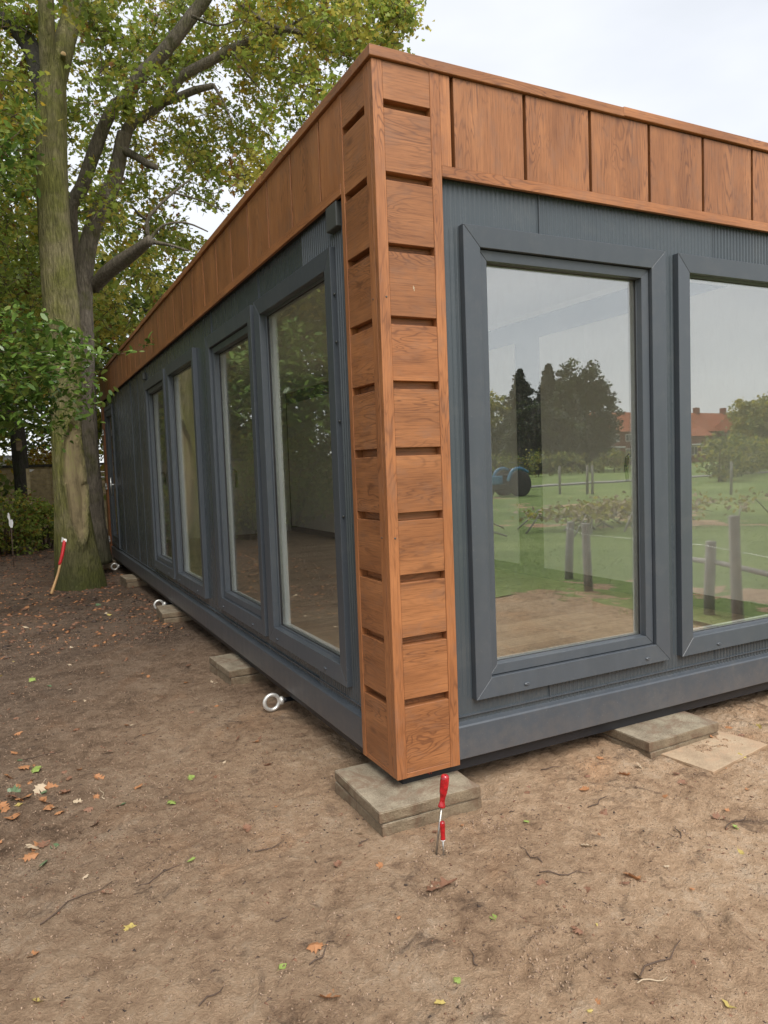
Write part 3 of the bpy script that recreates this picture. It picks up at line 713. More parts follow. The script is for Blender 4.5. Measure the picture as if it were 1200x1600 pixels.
window(FF, *WF[0], True, 0); window(FF, *WF[1], False, 1)
window(FL, *WL[0], False, 2); window(FL, *WL[1], True, 3); window(FL, *WL[2], False, 4); window(FL, *WL[3], True, 5)
for a, c in WR_ADDED: window(FR, a, c, False, 6)  # added unseen windows that brighten the interior

# screws along the side channel next to the first left window
for z in (1.1, 1.55, 1.92, 2.14):
    m = MB(); m.lathe(FL(.497, z, -.018), (0, -1, 0), [(-.004, .006), (.005, .005), (.006, .001)], 8); m.build('screw', M['greyin'], wl)
# door at the far end
m = MB(); m.ring(FL, DOOR[0], DOOR[1], DOOR[2], DOOR[3], .055, -.09, -.020); dr = m.build('door', M['anth'], cab, bevel=.0015)
m = MB(); m.ring(FL, DOOR[0]+.056, DOOR[1]-.056, DOOR[2]+.056, DOOR[3]-.056, .10, -.085, -.030); m.build('door_leaf', M['anth'], dr, bevel=.0015)
m = MB(); m.fbox(FL, DOOR[0]+.150, DOOR[1]-.150, DOOR[2]+.150, DOOR[3]-.150, -.064, -.058); m.build('pane', M['glass_side'], dr)
m = MB(); p = Vector(FL(9.235, 1.19, -.03))
m.tube([p, p+Vector((-.065, 0, 0))], [.011, .010], 8); m.tube([p+Vector((-.065, 0, -.17)), p+Vector((-.065, 0, .11))], .011, 8); m.build('handle', M['steel'], dr)
for z in (2.03, 1.15, .285):
    m = MB(); m.lathe(FL(10.10, z-.055, .016), (0, 0, 1), [(0, .011), (.034, .011), (.036, .006), (.040, .006), (.042, .011), (.075, .011), (.078, .006), (.11, .010)], 10)
    m.fbox(FL, 10.06, 10.14, z-.045, z+.045, .0025, .006); m.build('hinge', M['steel'], dr)
# dark boxes below the fascia
m = MB(); m.fbox(FL, .40, .52, 2.42, 2.533, -.038, .002); m.build('junction_box', M['greyin'], cab, bevel=.004)
m = MB(); m.fbox(FL, .345, .365, .21, 2.533, -.04, -.015); m.fbox(FL, .385, .40, .21, 2.533, -.04, -.022); m.build('corner_profile', M['anth'], cab, bevel=.002)
m = MB(); m.fbox(FL, 5.94, 6.0, 2.40, 2.47, -.038, -.004); m.build('junction_box', M['greyin'], cab, bevel=.004)
# small wear: label residue on a board, scratch on the fascia
m = MB(); m.fbox(FF, .157, .160, 2.060, 2.074, -.0016, -.0009); m.fbox(FF, .1605, .1635, 2.052, 2.070, -.0016, -.0009); m.build('label_remnant', M['fl_p'], cab)

# lifting eyes
def eye(y, lab, x=-.05, z=-.08):
    r = empty('lifting_eye', (x, y, z-.055), lab, 'eye bolt', 'eye bolts screwed into the base frame', 0)
    R0, t = .046, .0115; m = MB()
    n, k = 36, 12; vs = []; fs = []
    for i in range(n):
        a = 2*math.pi*i/n
        for j in range(k):
            q = 2*math.pi*j/k; rr = R0+t*math.cos(q); vs.append((x+rr*math.cos(a), y+t*math.sin(q), z+rr*math.sin(a)))
    for i in range(n):
        for j in range(k): fs.append((i*k+j, ((i+1) % n)*k+j, ((i+1) % n)*k+(j+1) % k, i*k+(j+1) % k))
    m.add(vs, fs, smooth=True); m.build('ring', M['steel2'], r)
    m = MB(); m.lathe((x+R0+.002, y, z), (1, 0, 0), [(0, .014), (.004, .026), (.020, .026), (.024, .020)], 18); m.build('collar', M['steel2'], r)
    m = MB(); m.lathe((x+R0+.026, y, z), (1, 0, 0), [(0, .017), (.02, .017), (.024, .014), (.10, .014), (.13, .014)], 14); m.build('shank', M['black'], r)
M['steel2'] = mat_simple('zinc_plated', (0.66, 0.65, 0.61), 0.36, 0.6, 0.22, 40, bs=.2)
eye(1.545, 'large galvanised eye bolt ring under the side rail, nearest the front corner')
eye(5.41, 'galvanised eye bolt ring sticking out beside a slab below the pair of far windows')
eye(9.27, 'small far eye bolt under the base rail close to the foot of the mossy tree'); 

# concrete slabs
def slab(x0, y0, sx, sy, z0, z1, rz, lab, group, mat='slab', seed=0):
    bm = bmesh.new(); nx_, ny_ = 14, 14; random.seed(seed+100)
    bmesh.ops.create_cube(bm, size=1)
    bmesh.ops.subdivide_edges(bm, edges=bm.edges[:], cuts=13, use_grid_fill=True)
    for v in bm.verts:
        x, y, z = v.co
        ex = max(0, abs(x)-.47)/.03; ey = max(0, abs(y)-.47)/.03; ez = max(0, abs(z)-.35)/.15
        q = 1-.006*ez*max(ex, ey)
        co = Vector((x*sx*q, y*sy*q, z*(z1-z0)))
        nn = float(vnoise(co.x*40+seed, co.y*40+co.z*90, seed)); n2 = float(vnoise(co.x*11+seed, co.y*11+co.z*30, seed+3))
        chip = .004*max(0, n2+.1) * (1 if (ez > .5 and max(ex, ey) > .5) else 0)
        co += Vector((math.copysign(.0016*nn+chip, -x) if ex else 0, math.copysign(.0016*nn+chip, -y) if ey else 0, .0012*nn-chip*1.5 if z > 0 else 0))
        v.co = co
    me = bpy.data.meshes.new('paving_slab'); bm.to_mesh(me); bm.free(); me.materials.append(M[mat])
    ob = bpy.data.objects.new('paving_slab', me); C.objects.link(ob); ob.location = (x0+sx/2, y0+sy/2, (z0+z1)/2); ob.rotation_euler[2] = rz
    bv = ob.modifiers.new('bevel', 'BEVEL'); bv.width = .003; bv.segments = 2; bv.limit_method = 'ANGLE'; bv.angle_limit = R_(50)
    tag(ob, lab, 'paving slab', group)
    return ob
G1 = 'concrete paving slabs stacked in pairs under the cabin'
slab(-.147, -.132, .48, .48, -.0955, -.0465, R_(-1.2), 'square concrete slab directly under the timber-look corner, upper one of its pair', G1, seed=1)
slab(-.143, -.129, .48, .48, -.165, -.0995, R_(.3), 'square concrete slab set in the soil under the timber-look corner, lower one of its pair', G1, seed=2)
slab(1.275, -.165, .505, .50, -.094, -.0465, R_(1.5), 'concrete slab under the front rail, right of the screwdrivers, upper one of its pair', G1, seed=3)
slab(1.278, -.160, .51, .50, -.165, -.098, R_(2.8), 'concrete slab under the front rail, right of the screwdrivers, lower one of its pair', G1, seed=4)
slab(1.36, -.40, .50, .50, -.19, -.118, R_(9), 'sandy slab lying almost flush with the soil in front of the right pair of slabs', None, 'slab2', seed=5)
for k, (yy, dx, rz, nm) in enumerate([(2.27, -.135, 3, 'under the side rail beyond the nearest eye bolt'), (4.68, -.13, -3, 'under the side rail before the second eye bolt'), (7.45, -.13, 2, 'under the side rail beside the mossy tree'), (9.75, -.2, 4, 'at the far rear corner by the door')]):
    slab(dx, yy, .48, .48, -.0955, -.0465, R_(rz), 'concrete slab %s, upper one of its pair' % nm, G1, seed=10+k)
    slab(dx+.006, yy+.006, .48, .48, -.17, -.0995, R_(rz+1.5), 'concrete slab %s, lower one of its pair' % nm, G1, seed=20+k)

# =================================================================== SCREWDRIVERS
def screwdriver(base, top, hl, hr, sr, lab, big=True):
    base, top = Vector(base), Vector(top); ax = (top-base).normalized(); Ltot = (top-base).length
    r = empty('screwdriver', base, lab, 'screwdriver')
    m = MB()
    def fl(p, dirv, rr, a, i): return rr*(1+.05*math.cos(6*a)) if 3 < i < 14 else rr
    h0 = Ltot-hl
    prof = [(0, .55), (.02, .80), (.05, .86), (.10, .74), (.16, .62), (.26, .60), (.36, .70), (.46, .86), (.56, .95), (.68, .99), (.80, 1.0), (.90, .97), (.96, .84), (.99, .55), (1, .1)]
    if not big: prof = [(0, .7), (.04, .95), (.1, .9), (.2, .82), (.35, .86), (.55, .95), (.8, 1), (.92, .95), (.98, .7), (1, .1)]
    pts, rad = catmull([base+ax*(h0+hl*a) for a, _ in prof], [hr*q for _, q in prof], .006)
    m.tube(pts, rad, 24, fn=(lambda p, dv, rr, a, i: rr*(1+.045*math.cos(6*a)) if .25 < ((p-base).length-h0)/hl < .93 else rr))
    m.build('grip', M['red'], r)
    m = MB(); m.tube([base-ax*.03, base+ax*(h0+.01)], sr, 10); m.build('blade', M['blade'], r)
    if not big:
        m = MB(); m.lathe(base+ax*(h0-.004), ax, [(0, sr*1.5), (.003, hr*.9), (.008, hr*.9)], 14); m.build('collar', M['whitep'], r)
sy = -.335
pb = hit(681, 1322, 1, sy); pt = hit(698, 1211, 1, sy-.0)
screwdriver((pb.x, sy, gz(pb.x, sy)), (pt.x, sy+.01, pt.z), .128, .0175, .0042, 'long red-handled screwdriver standing upright in the soil before the corner slab')
p2b = hit(692, 1335, 1, sy-.035); p2t = hit(691, 1283, 1, sy-.035)
screwdriver((p2b.x+.006, sy-.03, gz(p2b.x, sy-.035)-.01), (p2t.x, sy-.035, p2t.z), .075, .0105, .0035, 'short red-handled screwdriver pushed deep into the soil, lower of the two', False)

# =================================================================== LEAVES AND CROWNS
OAK = np.array([(0, 0), (.10, .10), (.30, .16), (.20, .30), (.44, .42), (.26, .50), (.42, .68), (.20, .72), (.14, .92), (0, 1.0), (-.14, .90), (-.22, .74), (-.42, .66), (-.24, .52), (-.44, .40), (-.20, .32), (-.30, .15), (-.10, .10)])
RH = np.array([(0, 0), (.26, .28), (.30, .55), (0, 1.0), (-.30, .55), (-.24, .25)])
LAU = np.array([(0, 0), (.13, .15), (.20, .42), (.17, .72), (0, 1.0), (-.17, .72), (-.20, .42), (-.13, .15)])
OAKS = np.array([(0, 0), (.30, .14), (.16, .34), (.44, .52), (.18, .66), (0, 1.0), (-.20, .66), (-.42, .50), (-.16, .34), (-.30, .12)])
def leaves(name, P, size, mats, midx, shape, parent, seed=0, up=0.35, droop=0.4, curl=0.25):
    rs = np.random.RandomState(seed); n = len(P)
    nrm = rs.normal(size=(n, 3)); nrm[:, 2] = np.abs(nrm[:, 2])+up; nrm /= np.linalg.norm(nrm, axis=1)[:, None]
    d = rs.normal(size=(n, 3)); d[:, 2] -= droop; d -= nrm*np.sum(d*nrm, 1)[:, None]; d /= np.linalg.norm(d, axis=1)[:, None]
    s = np.cross(nrm, d); sz = size*(0.65+0.7*rs.rand(n))
    k = len(shape); u = shape[:, 0]; v = shape[:, 1]-.3
    cz = curl*(np.abs(u)*.6 - (v-.2)**2*.5)
    V = P[:, None, :] + sz[:, None, None]*(s[:, None, :]*u[None, :, None] + d[:, None, :]*v[None, :, None] + nrm[:, None, :]*cz[None, :, None]*(rs.rand(n)*2)[:, None, None])
    f = np.arange(n*k)
    return npmesh(name, V.reshape(-1, 3), f, np.full(n, k), mats, midx, parent)
def clumps(centers, rad, per, rs, flat=.75):
    c = np.repeat(np.asarray(centers, float), per, 0)
    r = np.repeat(np.asarray(rad, float), per)
    o = rs.normal(size=c.shape)*.5; o[:, 2] *= flat
    return c+o*r[:, None]
def at_np(px, py, Y): return np.array(hit(px, py, 1, Y))

def trunk_mesh(path, rad, name, mat, parent, step=.06, n=36, seed=0, rough=.05, flare=True, scar=None, buttress=.0):
    pts, rr = catmull(path, rad, step); m = MB(); z0 = pts[0].z
    def fn(p, dv, r, a, i):
        q = float(vnoise(dv.x*3+seed, p.z*1.1+dv.y*3, seed))*rough*2.2 + float(vnoise(dv.x*9+seed*3, p.z*2.4+dv.y*9, seed+5))*rough
        f = buttress*math.exp(-max(0, p.z-z0)/.35)*(.5+.5*math.cos(5*a+seed))
        return r*(1+q+f)
    m.tube(pts, rr, n, fn=fn)
    o = m.build(name, mat, parent)
    if scar:
        # old wound facing the camera: bark gone inside an oval, a thick callus lip around it
        me = o.data; off = ORIG[o.name]; at_ = me.attributes.new('scar', 'FLOAT', 'POINT'); vals = []
        for v in me.vertices:
            P = v.co+off; best = scar(P)
            vals.append(best[0])
            if best[1] or best[0]:
                c = Vector((best[2][0], best[2][1], P.z)); dd = (P-c); dd.z = 0
                v.co += dd.normalized()*(best[1])
        at_.data.foreach_set('value', vals); me.update()
    return o

# -- tree A: mossy trunk at the left -------------------------------------------------
YA = 7.9
ta = empty('mossy_tree', (float(at(122, 900, YA).x), YA, GZ), 'thick moss-green trunk with a long oval bark scar and an axe leaning on its foot', 'tree')
pathA = [(126, 925, 40), (124, 895, 36), (118, 850, 31), (112, 790, 25), (105, 720, 22), (103, 640, 23), (100, 560, 26), (96, 480, 27), (89, 400, 25), (83, 320, 23), (80, 240, 22.5), (80, 170, 22), (83, 120, 19), (88, 90, 13), (92, 70, 6)]
sc = lambda px, Yd: px*(Yd+2.68)/1.06/FPX
PA = [tuple(at(a, b, YA)) for a, b, c in pathA]; RA = [sc(c, YA)*.94 for a, b, c in pathA]
PA[0] = (PA[0][0], PA[0][1], GZ-.08)
cz0, cz1 = at(0, 850, YA).z, at(0, 655, YA).z
def scarfn(P):
    ys = [Vector(p) for p in PA]
    k = min(range(len(ys)), key=lambda i: abs(ys[i].z-P.z)); c = ys[k]
    zc = .5*(at(110, 850, YA).z+at(110, 655, YA).z); hz = .5*(at(110, 655, YA).z-at(110, 850, YA).z)
    dx = (P.x-(c.x+.055)); front = P.y < c.y
    if not front: return (0, 0, c)
    q = math.sqrt((dx/.125)**2+((P.z-zc)/hz)**2)
    return (1.0 if q < .86 else max(0, (1.0-q)/.14), (-.026 if q < .84 else .0)+.048*math.exp(-((q-1.0)/.08)**2), c)
trunk_mesh(PA, RA, 'trunk', M['barkA'], ta, .045, 64, 3, .05, scar=scarfn, buttress=.10)
def limb(tree, path, Y0, Y1, mat, name='limb', n=14, seed=0, rough=.08):
    k = len(path)-1
    P = []; Rr = []
    for i, (a, b, c) in enumerate(path):
        Yd = Y0+(Y1-Y0)*i/k; P.append(tuple(at(a, b, Yd))); Rr.append(sc(c, Yd))
    return trunk_mesh(P, Rr, name, mat, tree, .09, n, seed, rough)
limb(ta, [(80, 130, 14), (74, 70, 11), (72, 0, 10), (66, -120, 8), (70, -300, 4)], YA, YA-.3, M['barkA'], seed=1)
limb(ta, [(86, 130, 16), (100, 70, 15), (114, 10, 14), (128, -120, 11), (160, -320, 5)], YA, YA+.4, M['barkA'], seed=2)
limb(ta, [(70, 160, 12), (58, 110, 12), (48, 75, 13), (20, 40, 12), (-40, 5, 9), (-140, -60, 6)], YA+.4, YA+1.6, M['barkD'], seed=4)
for (a, b, r) in [(99, 85, 4), (53, 238, 3.5)]:
    m = MB(); p = at(a, b, YA-.18); d = (Vector(CAM)-p).normalized(); m.tube([p-d*-.0+Vector((0, .22, 0)), p], [sc(r, YA)*1.15, sc(r, YA)], 12); q = m.build('pruned_stub', M['barkA'], ta)
    m = MB(); m.lathe(p-d*.002, d, [(0, sc(r, YA)*.98), (.006, sc(r, YA)*.9), (.007, .001)], 12); m.build('cut_face', M['cut'], q)

# -- tree B: grey forked tree behind ---------------------------------------------------
YB = 9.3
tb = empty('forked_oak', (float(at(150, 880, YB).x), YB, GZ), 'grey forked oak behind the mossy tree, its limbs reaching over the cabin roof', 'tree')
limb(tb, [(158, 880, 17), (152, 820, 13), (143, 720, 12), (136, 620, 13), (131, 520, 14), (131, 440, 13), (140, 375, 13), (158, 325, 13), (179, 280, 12), (189, 235, 11), (193, 207, 9)], YB, YB-.3, M['barkB'], 'trunk', 24, 7, .07)
limb(tb, [(150, 870, 14), (134, 760, 14), (124, 640, 15), (122, 520, 13), (118, 440, 12), (111, 370, 10), (112, 320, 9), (126, 296, 10), (138, 262, 10), (150, 228, 10), (163, 195, 9), (180, 163, 9), (199, 152, 9), (213, 123, 10), (240, 97, 10), (267, 67, 10), (300, 25, 10), (322, -5, 10), (360, -80, 9), (420, -180, 6), (520, -290, 3)], YB+.5, YB-1.0, M['barkB'], seed=8)
limb(tb, [(186, 250, 8), (200, 200, 9), (218, 186, 8), (240, 173, 7), (262, 152, 7), (282, 122, 8), (300, 110, 8), (333, 93, 8), (367, 75, 8), (394, 62, 7), (420, 55, 6), (440, 46, 5), (470, 52, 3.5), (490, 70, 2.5), (520, 82, 1.5)], YB-.2, YB-1.6, M['barkB'], seed=9)
limb(tb, [(355, -10, 2.5), (385, 14, 3), (415, 34, 3.5), (437, 45, 4)], YB-1.1, YB-1.45, M['barkB'], seed=10)
limb(tb, [(255, 160, 6), (278, 152, 6), (305, 141, 5.5), (334, 134, 4)], YB-.6, YB-1.2, M['barkB'], seed=11)
limb(tb, [(192, 235, 7), (212, 244, 6), (230, 256, 5.5), (244, 261, 4.5)], YB-.3, YB-.9, M['barkB'], seed=12)
limb(tb, [(145, 450, 9), (165, 428, 11), (190, 408, 11), (215, 390, 9), (235, 374, 7)], YB-.1, YB-1.3, M['barkB'], seed=13)
for i, pth in enumerate([[(232, 375, 4), (230, 345, 3), (245, 325, 2.5), (272, 300, 2), (300, 278, 1.2)], [(234, 378, 4), (262, 382, 2.5), (295, 392, 1.5)], [(234, 374, 3), (255, 352, 2), (290, 348, 1.6), (325, 362, 1)], [(230, 345, 2.5), (215, 332, 2), (205, 320, 1.2)], [(265, 300, 2), (310, 312, 1.5), (350, 330, 1)],
        [(435, 50, 3), (470, 30, 2), (500, 12, 1.5), (520, -10, 1.2)], [(490, 36, 2), (503, 52, 1.6), (512, 66, 1)], [(480, 60, 2), (520, 60, 1.6), (545, 42, 1.2), (570, 20, 1)], [(366, 84, 2), (385, 115, 1.5), (408, 142, 1), (420, 170, .8)], [(440, 50, 2), (436, 68, 1.4), (430, 90, 1)], [(334, 134, 3), (350, 160, 1.5), (362, 190, 1)], [(300, 25, 3), (340, 40, 1.6), (372, 30, 1)]]):
    limb(tb, pth, YB-1.2, YB-1.5, M['barkB'], 'branch', 7, 20+i, .05)

# crown clumps: (px, py, rx, ry, clumps, depth range), each clump a small ball of leaves at its own distance
def crown(tree, regs, per, rad, size, seed, shape, name, mats, weights, twig=True, twigmat='twig'):
    rs = np.random.RandomState(seed); cs = []; ra = []; tone = []
    for (px, py, rx, ry, n, Y0, Y1) in regs:
        for _ in range(n):
            while True:
                a, b_ = rs.uniform(-1, 1, 2)
                if a*a+b_*b_ < 1: break
            Yd = rs.uniform(Y0, Y1); cs.append(at_np(px+a*rx, py+b_*ry, Yd)); ra.append(rad*rs.uniform(.6, 1.35)); tone.append(rs.choice(len(mats), p=weights))
    P = clumps(cs, ra, per, rs); t = np.repeat(tone, per); sw = rs.rand(len(t)) < .35; t[sw] = rs.choice(len(mats), p=weights, size=sw.sum())
    leaves(name, P, size, mats, t, shape, tree, seed)
    if twig:
        m = MB()
        for c, r in zip(cs, ra):
            for _ in range(3):
                d = Vector(rs.normal(size=3)); d.normalize(); c_ = Vector(c); m.tube([c_-d*r*.9, c_-d*r*.2+Vector((0, 0, .02)), c_+d*r*.8-Vector((0, 0, .05))], [.006, .005, .002], 4, caps=False)
        m.build('twigs', M[twigmat], tree)
mA = [M['lg'], M['lo'], M['ly'], M['lb'], M['lm']]
crown(tb, [(200, 60, 130, 80, 62, 9.4, 12.5), (330, 55, 110, 75, 60, 9.2, 12), (455, 50, 110, 70, 70, 7.5, 11), (565, 40, 72, 55, 46, 7, 9.5), (470, 150, 60, 55, 17, 7, 9), (372, 180, 75, 55, 26, 9, 11), (250, 215, 80, 75, 28, 9.6, 12.5),
            (330, 275, 65, 40, 15, 9, 11), (150, 240, 90, 100, 34, 10, 13), (210, 330, 70, 60, 18, 9.8, 12), (265, 400, 70, 50, 14, 9.6, 12), (190, 480, 70, 60, 22, 9.6, 12), (390, 255, 45, 40, 12, 7, 9), (590, 20, 50, 28, 18, 7, 9), (250, 140, 40, 25, 5, 8, 8.6), (150, 300, 30, 40, 4, 8.4, 8.8), (180, 150, 40, 40, 5, 8, 8.8),
            (400, -120, 340, 110, 80, 6.5, 11)],
      56, .28, .088, 5, OAKS, 'crown', mA, [.42, .32, .07, .04, .15])
crown(ta, [(30, 90, 60, 120, 46, 8.6, 12), (20, 330, 50, 110, 36, 8.4, 12), (30, 480, 65, 80, 30, 8.5, 12), (10, 190, 40, 80, 12, 6.8, 7.5), (90, -150, 260, 120, 80, 5.5, 10), (-150, 200, 110, 260, 90, 6, 12), (150, 90, 30, 80, 8, 6.9, 7.6), (40, 590, 70, 50, 16, 8.6, 11)],
      56, .28, .088, 6, OAKS, 'crown', mA, [.46, .24, .03, .05, .22])

# -- background trees: built once, copied -----------------------------------------------
def copy_tree(o, parent=None):
    c = o.copy(); C.objects.link(c); c.parent = parent; ORIG[c.name] = ORIG.get(o.name, Vector())
    for ch in list(o.children): copy_tree(ch, c)
    return c
def bg_tree(loc, h, cr, mats, wts, n, lab, seed, group, size=.16, trunk='barkD', cone=False, name='broadleaf_tree', low=False):
    rs = np.random.RandomState(seed); loc = Vector(loc); r = empty(name, loc, lab, 'tree', group)
    pts = [loc+Vector((0, 0, -.1)), loc+Vector((.05*h*rs.uniform(-1, 1), 0, h*.3)), loc+Vector((.08*h*rs.uniform(-1, 1), .05*h*rs.uniform(-1, 1), h*.62)), loc+Vector((0, 0, h*.95))]
    P, R2 = catmull(pts, [h*.028, h*.02, h*.012, h*.002], .4); m = MB(); m.tube(P, R2, 12, fn=lambda p, dv, rr, a, i: rr*(1+.12*float(vnoise(a*2, p.z*2, seed))))
    lb = []
    for k in range(16):
        z = h*rs.uniform(.22, .85); a = rs.uniform(0, 6.28); L = cr*rs.uniform(.5, .95)*(1-.4*z/h) if not cone else cr*(1.02-z/h)
        b0 = loc+Vector((0, 0, z)); b1 = b0+Vector((math.cos(a)*L*.5, math.sin(a)*L*.5, L*.18)); b2 = b0+Vector((math.cos(a)*L, math.sin(a)*L, L*.38 if not cone else -.05*L)); m.tube([b0, b1, b2], [h*.009, h*.005, h*.0015], 6); lb += [b1, b2]
    m.build('trunk', M[trunk], r)
    cs = []; ra = []
    for k in range(n):
        if cone:
            z = h*rs.uniform(.04, 1); q = cr*(1.01-z/h)**1.05*math.sqrt(rs.uniform(.1, 1)); a = rs.uniform(0, 6.28); q *= (.75+.35*math.sin(3*a+z*2.2))*(.72+.45*abs(math.sin(z*1.9+a)))
            cs.append((loc.x+q*math.cos(a), loc.y+q*math.sin(a), loc.z+z)); ra.append(cr*.16*(1.2-z/h))
        else:
            d = rs.normal(size=3); d /= np.linalg.norm(d); q = rs.uniform(.35, 1)**.6*(1+.25*math.sin(3.1*d[0]+seed)*math.cos(2.7*d[2]))
            zz = h*((.60+d[2]*.40*q) if not low else (.52+d[2]*.48*q)); cs.append((loc.x+d[0]*cr*q, loc.y+d[1]*cr*q, loc.z+zz)); ra.append(cr*.20*rs.uniform(.6, 1.3))
    per = 46; Pp = clumps(cs, ra, per, rs, .6); tone = rs.choice(len(mats), p=wts, size=n); t = np.repeat(tone, per); sw = rs.rand(len(t)) < .3; t[sw] = rs.choice(len(mats), p=wts, size=sw.sum())
    leaves('crown', Pp, size, mats, t, RH, r, seed)
    return r
mB = [M['ld'], M['lm'], M['lo'], M['ly']]
GB = 'woodland trees behind and beside the cabin'
t1 = bg_tree((-1.9, 15.5, GZ), 10.5, 3.0, mB, [.4, .42, .14, .04], 230, 'tall dark green broadleaf tree seen between the mossy trunk and the left edge', 11, GB)
t2 = bg_tree((1.8, 16.0, GZ), 7.4, 2.6, mB, [.2, .40, .30, .10], 200, 'yellow-green tree rising just behind the far end of the cabin roof', 12, GB)
t3 = bg_tree((-3.4, 21, GZ), 11.5, 3.4, mB, [.5, .38, .10, .02], 230, 'dark tree in the far left, behind the board fence', 13, GB, size=.2)
def cp(src, loc, rz, sc_, lab):
    c = copy_tree(src); c.location = loc; c.rotation_euler[2] = rz; c.scale = (sc_, sc_, sc_); c['label'] = lab; return c
cp(t2, (5.2, 22, GZ), 1.2, .98, 'pale green tree far behind the cabin, half hidden by the roof edge')
cp(t1, (.2, 21.5, GZ), 2.1, .88, 'green tree behind the forked oak, its crown filling the gap right of the trunks')
for k, (x, y, rz, s_) in enumerate([(-5.6, 3.6, .3, .85), (-11, 6.5, 2.3, .95), (-5.2, 9, .5, .9), (-7, 14, 1.6, 1.05), (-6.5, 20.5, 2.7, 1.1), (-9.5, 27, 3.3, 1.15), (-5.8, 33, 4.1, 1.1), (-12, 19, 5.2, 1.15), (-2.5, 29, 5.9, 1.0), (-10, 40, .9, 1.2)]):
    cp((t1, t3, t3)[k % 3], (x, y, GZ), rz, s_, 'dark woodland tree mirrored in the long side windows, '+['opposite the nearest side window', 'leftmost, beyond the nearest one', 'nearest the axe', 'second from the axe', 'beyond the board fence line', 'deep in the wood', 'at the back of the wood', 'leftmost of the wood', 'straight behind the fence', 'farthest of all'][k])
# leaning dark trunk with a small box on it
tc_ = empty('leaning_tree', (float(at(34, 860, 15.6).x), 15.6, GZ), 'dark leaning trunk at the far left with a small pale box fixed to it', 'tree')
limb(tc_, [(36, 850, 11), (34, 760, 10.5), (31, 715, 10.5), (29, 690, 11), (24, 665, 11.5), (16, 645, 11), (2, 610, 9), (-20, 560, 7)], 15.6, 15.6, M['barkD'], 'trunk', 16, 31, .07)
m = MB(); p = at(30, 697, 15.2); m.box(p.x-.06, p.x+.06, 15.25, 15.32, p.z-.10, p.z+.10); m.box(p.x-.07, p.x+.07, 15.23, 15.34, p.z+.10, p.z+.115); m.build('box', M['slab'], tc_, bevel=.005)

# -- board fence and what shows beyond it -------------------------------------------------
fy = 18.0; zt = at(60, 727, fy).z
fn_ = empty('board_fence', (-1.5, fy, GZ), 'weathered brown board fence behind the trees at the far left', 'fence')
for k in range(26):
    x0 = -7.5+k*.50
    m = MB()
    z = GZ+.05
    while z < zt-.06:
        m.box(x0+.004, x0+.496, fy+.012*random.random(), fy+.03, z, min(z+.135, zt-.05)); z += .14
    m.build('board_panel', M['fence'], fn_)
for k in range(8):
    x0 = -7.5+k*1.8; m = MB(); m.box(x0-.04, x0+.04, fy-.075, fy-.002, GZ-.1, zt+.02); m.build('post', M['fence'], fn_, bevel=.004)
m = MB(); m.box(-7.6, 5.6, fy-.03, fy+.05, zt-.045, zt+.02); m.build('top_rail', M['barkD'], fn_)
m = MB(); a = at(43, 732, 15.0); c = at(46, 778, 15.0); m.box(a.x-.035, a.x+.035, 15.0, 15.07, GZ-.1, a.z)
st_ = single(m, 'wooden_stake', M['fence'], (a.x, 15.0, GZ), 'thin upright stake in front of the board fence', 'stake', bevel=.003)
m = MB(); a = at(23, 735, 17.7); c = at(54, 735, 17.7); z = a.z
m.prism8([(a.x, 17.7, z-.05), (c.x-.08, 17.7, z-.05), (c.x, 17.7, z+.005), (a.x, 17.7, z+.05), (a.x, 17.73, z-.05), (c.x-.08, 17.73, z-.05), (c.x, 17.73, z+.005), (a.x, 17.73, z+.05)])
single(m, 'white_board', M['whitep'], (a.x, 17.7, z), 'narrow white pointed board hung on the fence below its top rail', 'board')
# white shed eaves behind
m = MB(); sx0, sx1 = at(-60, 718, 24).x, at(88, 718, 24).x; z1 = at(40, 714, 24).z; z0 = at(40, 726, 24).z
sh = empty('garden_shed', ((sx0+sx1)/2, 24, GZ), 'low shed with a bright white eaves board showing just above the fence', 'shed')
m.box(sx0, sx1, 24, 24.06, z0-.05, z1); m.build('eaves_board', M['whitep'], sh)
m = MB(); m.box(sx0+.1, sx1-.1, 24.08, 26.5, GZ, z0-.02); m.build('wall', M['fence'], sh)
m = MB(); m.prism8([(sx0, 24.05, z1), (sx1, 24.05, z1), (sx1, 25.3, z1+.10), (sx0, 25.3, z1+.10), (sx0, 24.05, z1-.04), (sx1, 24.05, z1-.04), (sx1, 26.6, z1-.04), (sx0, 26.6, z1-.04)]); m.build('roof', M['greyin'], sh)

# -- bushes -------------------------------------------------------------------------------
def bush(loc, rx, ry, h, n, mats, wts, lab, cat, seed, size=.07, shape=RH, name='leafy_bush', group=None):
    rs = np.random.RandomState(seed); loc = Vector(loc); r = empty(name, loc, lab, cat, group); m = MB(); cs = []
    for k in range(14):
        a = rs.uniform(0, 6.28); q = rs.uniform(.3, 1); t = loc+Vector((math.cos(a)*rx*q, math.sin(a)*ry*q, h*rs.uniform(.5, .95)))
        m.tube([loc+Vector((math.cos(a)*.1, math.sin(a)*.1, 0)), (loc+t)/2+Vector((0, 0, .15*h)), t], [.015, .010, .004], 5)
    m.build('stems', M['twig'], r)
    for k in range(n):
        d = rs.normal(size=3); d /= np.linalg.norm(d); q = rs.uniform(.2, 1)**.5; cs.append((loc.x+d[0]*rx*q, loc.y+d[1]*ry*q, loc.z+h*(.5+.48*d[2]*q)))
    P = clumps(cs, [min(rx, h)*.20]*n, 34, rs, .8); t = rs.choice(len(mats), p=wts, size=len(P)); leaves('foliage', P, size, mats, t, shape, r, seed)
    return r
mC = [M['lm'], M['lg'], M['lo'], M['lb'], M['ly']]
b0 = at(35, 862, 12.6)
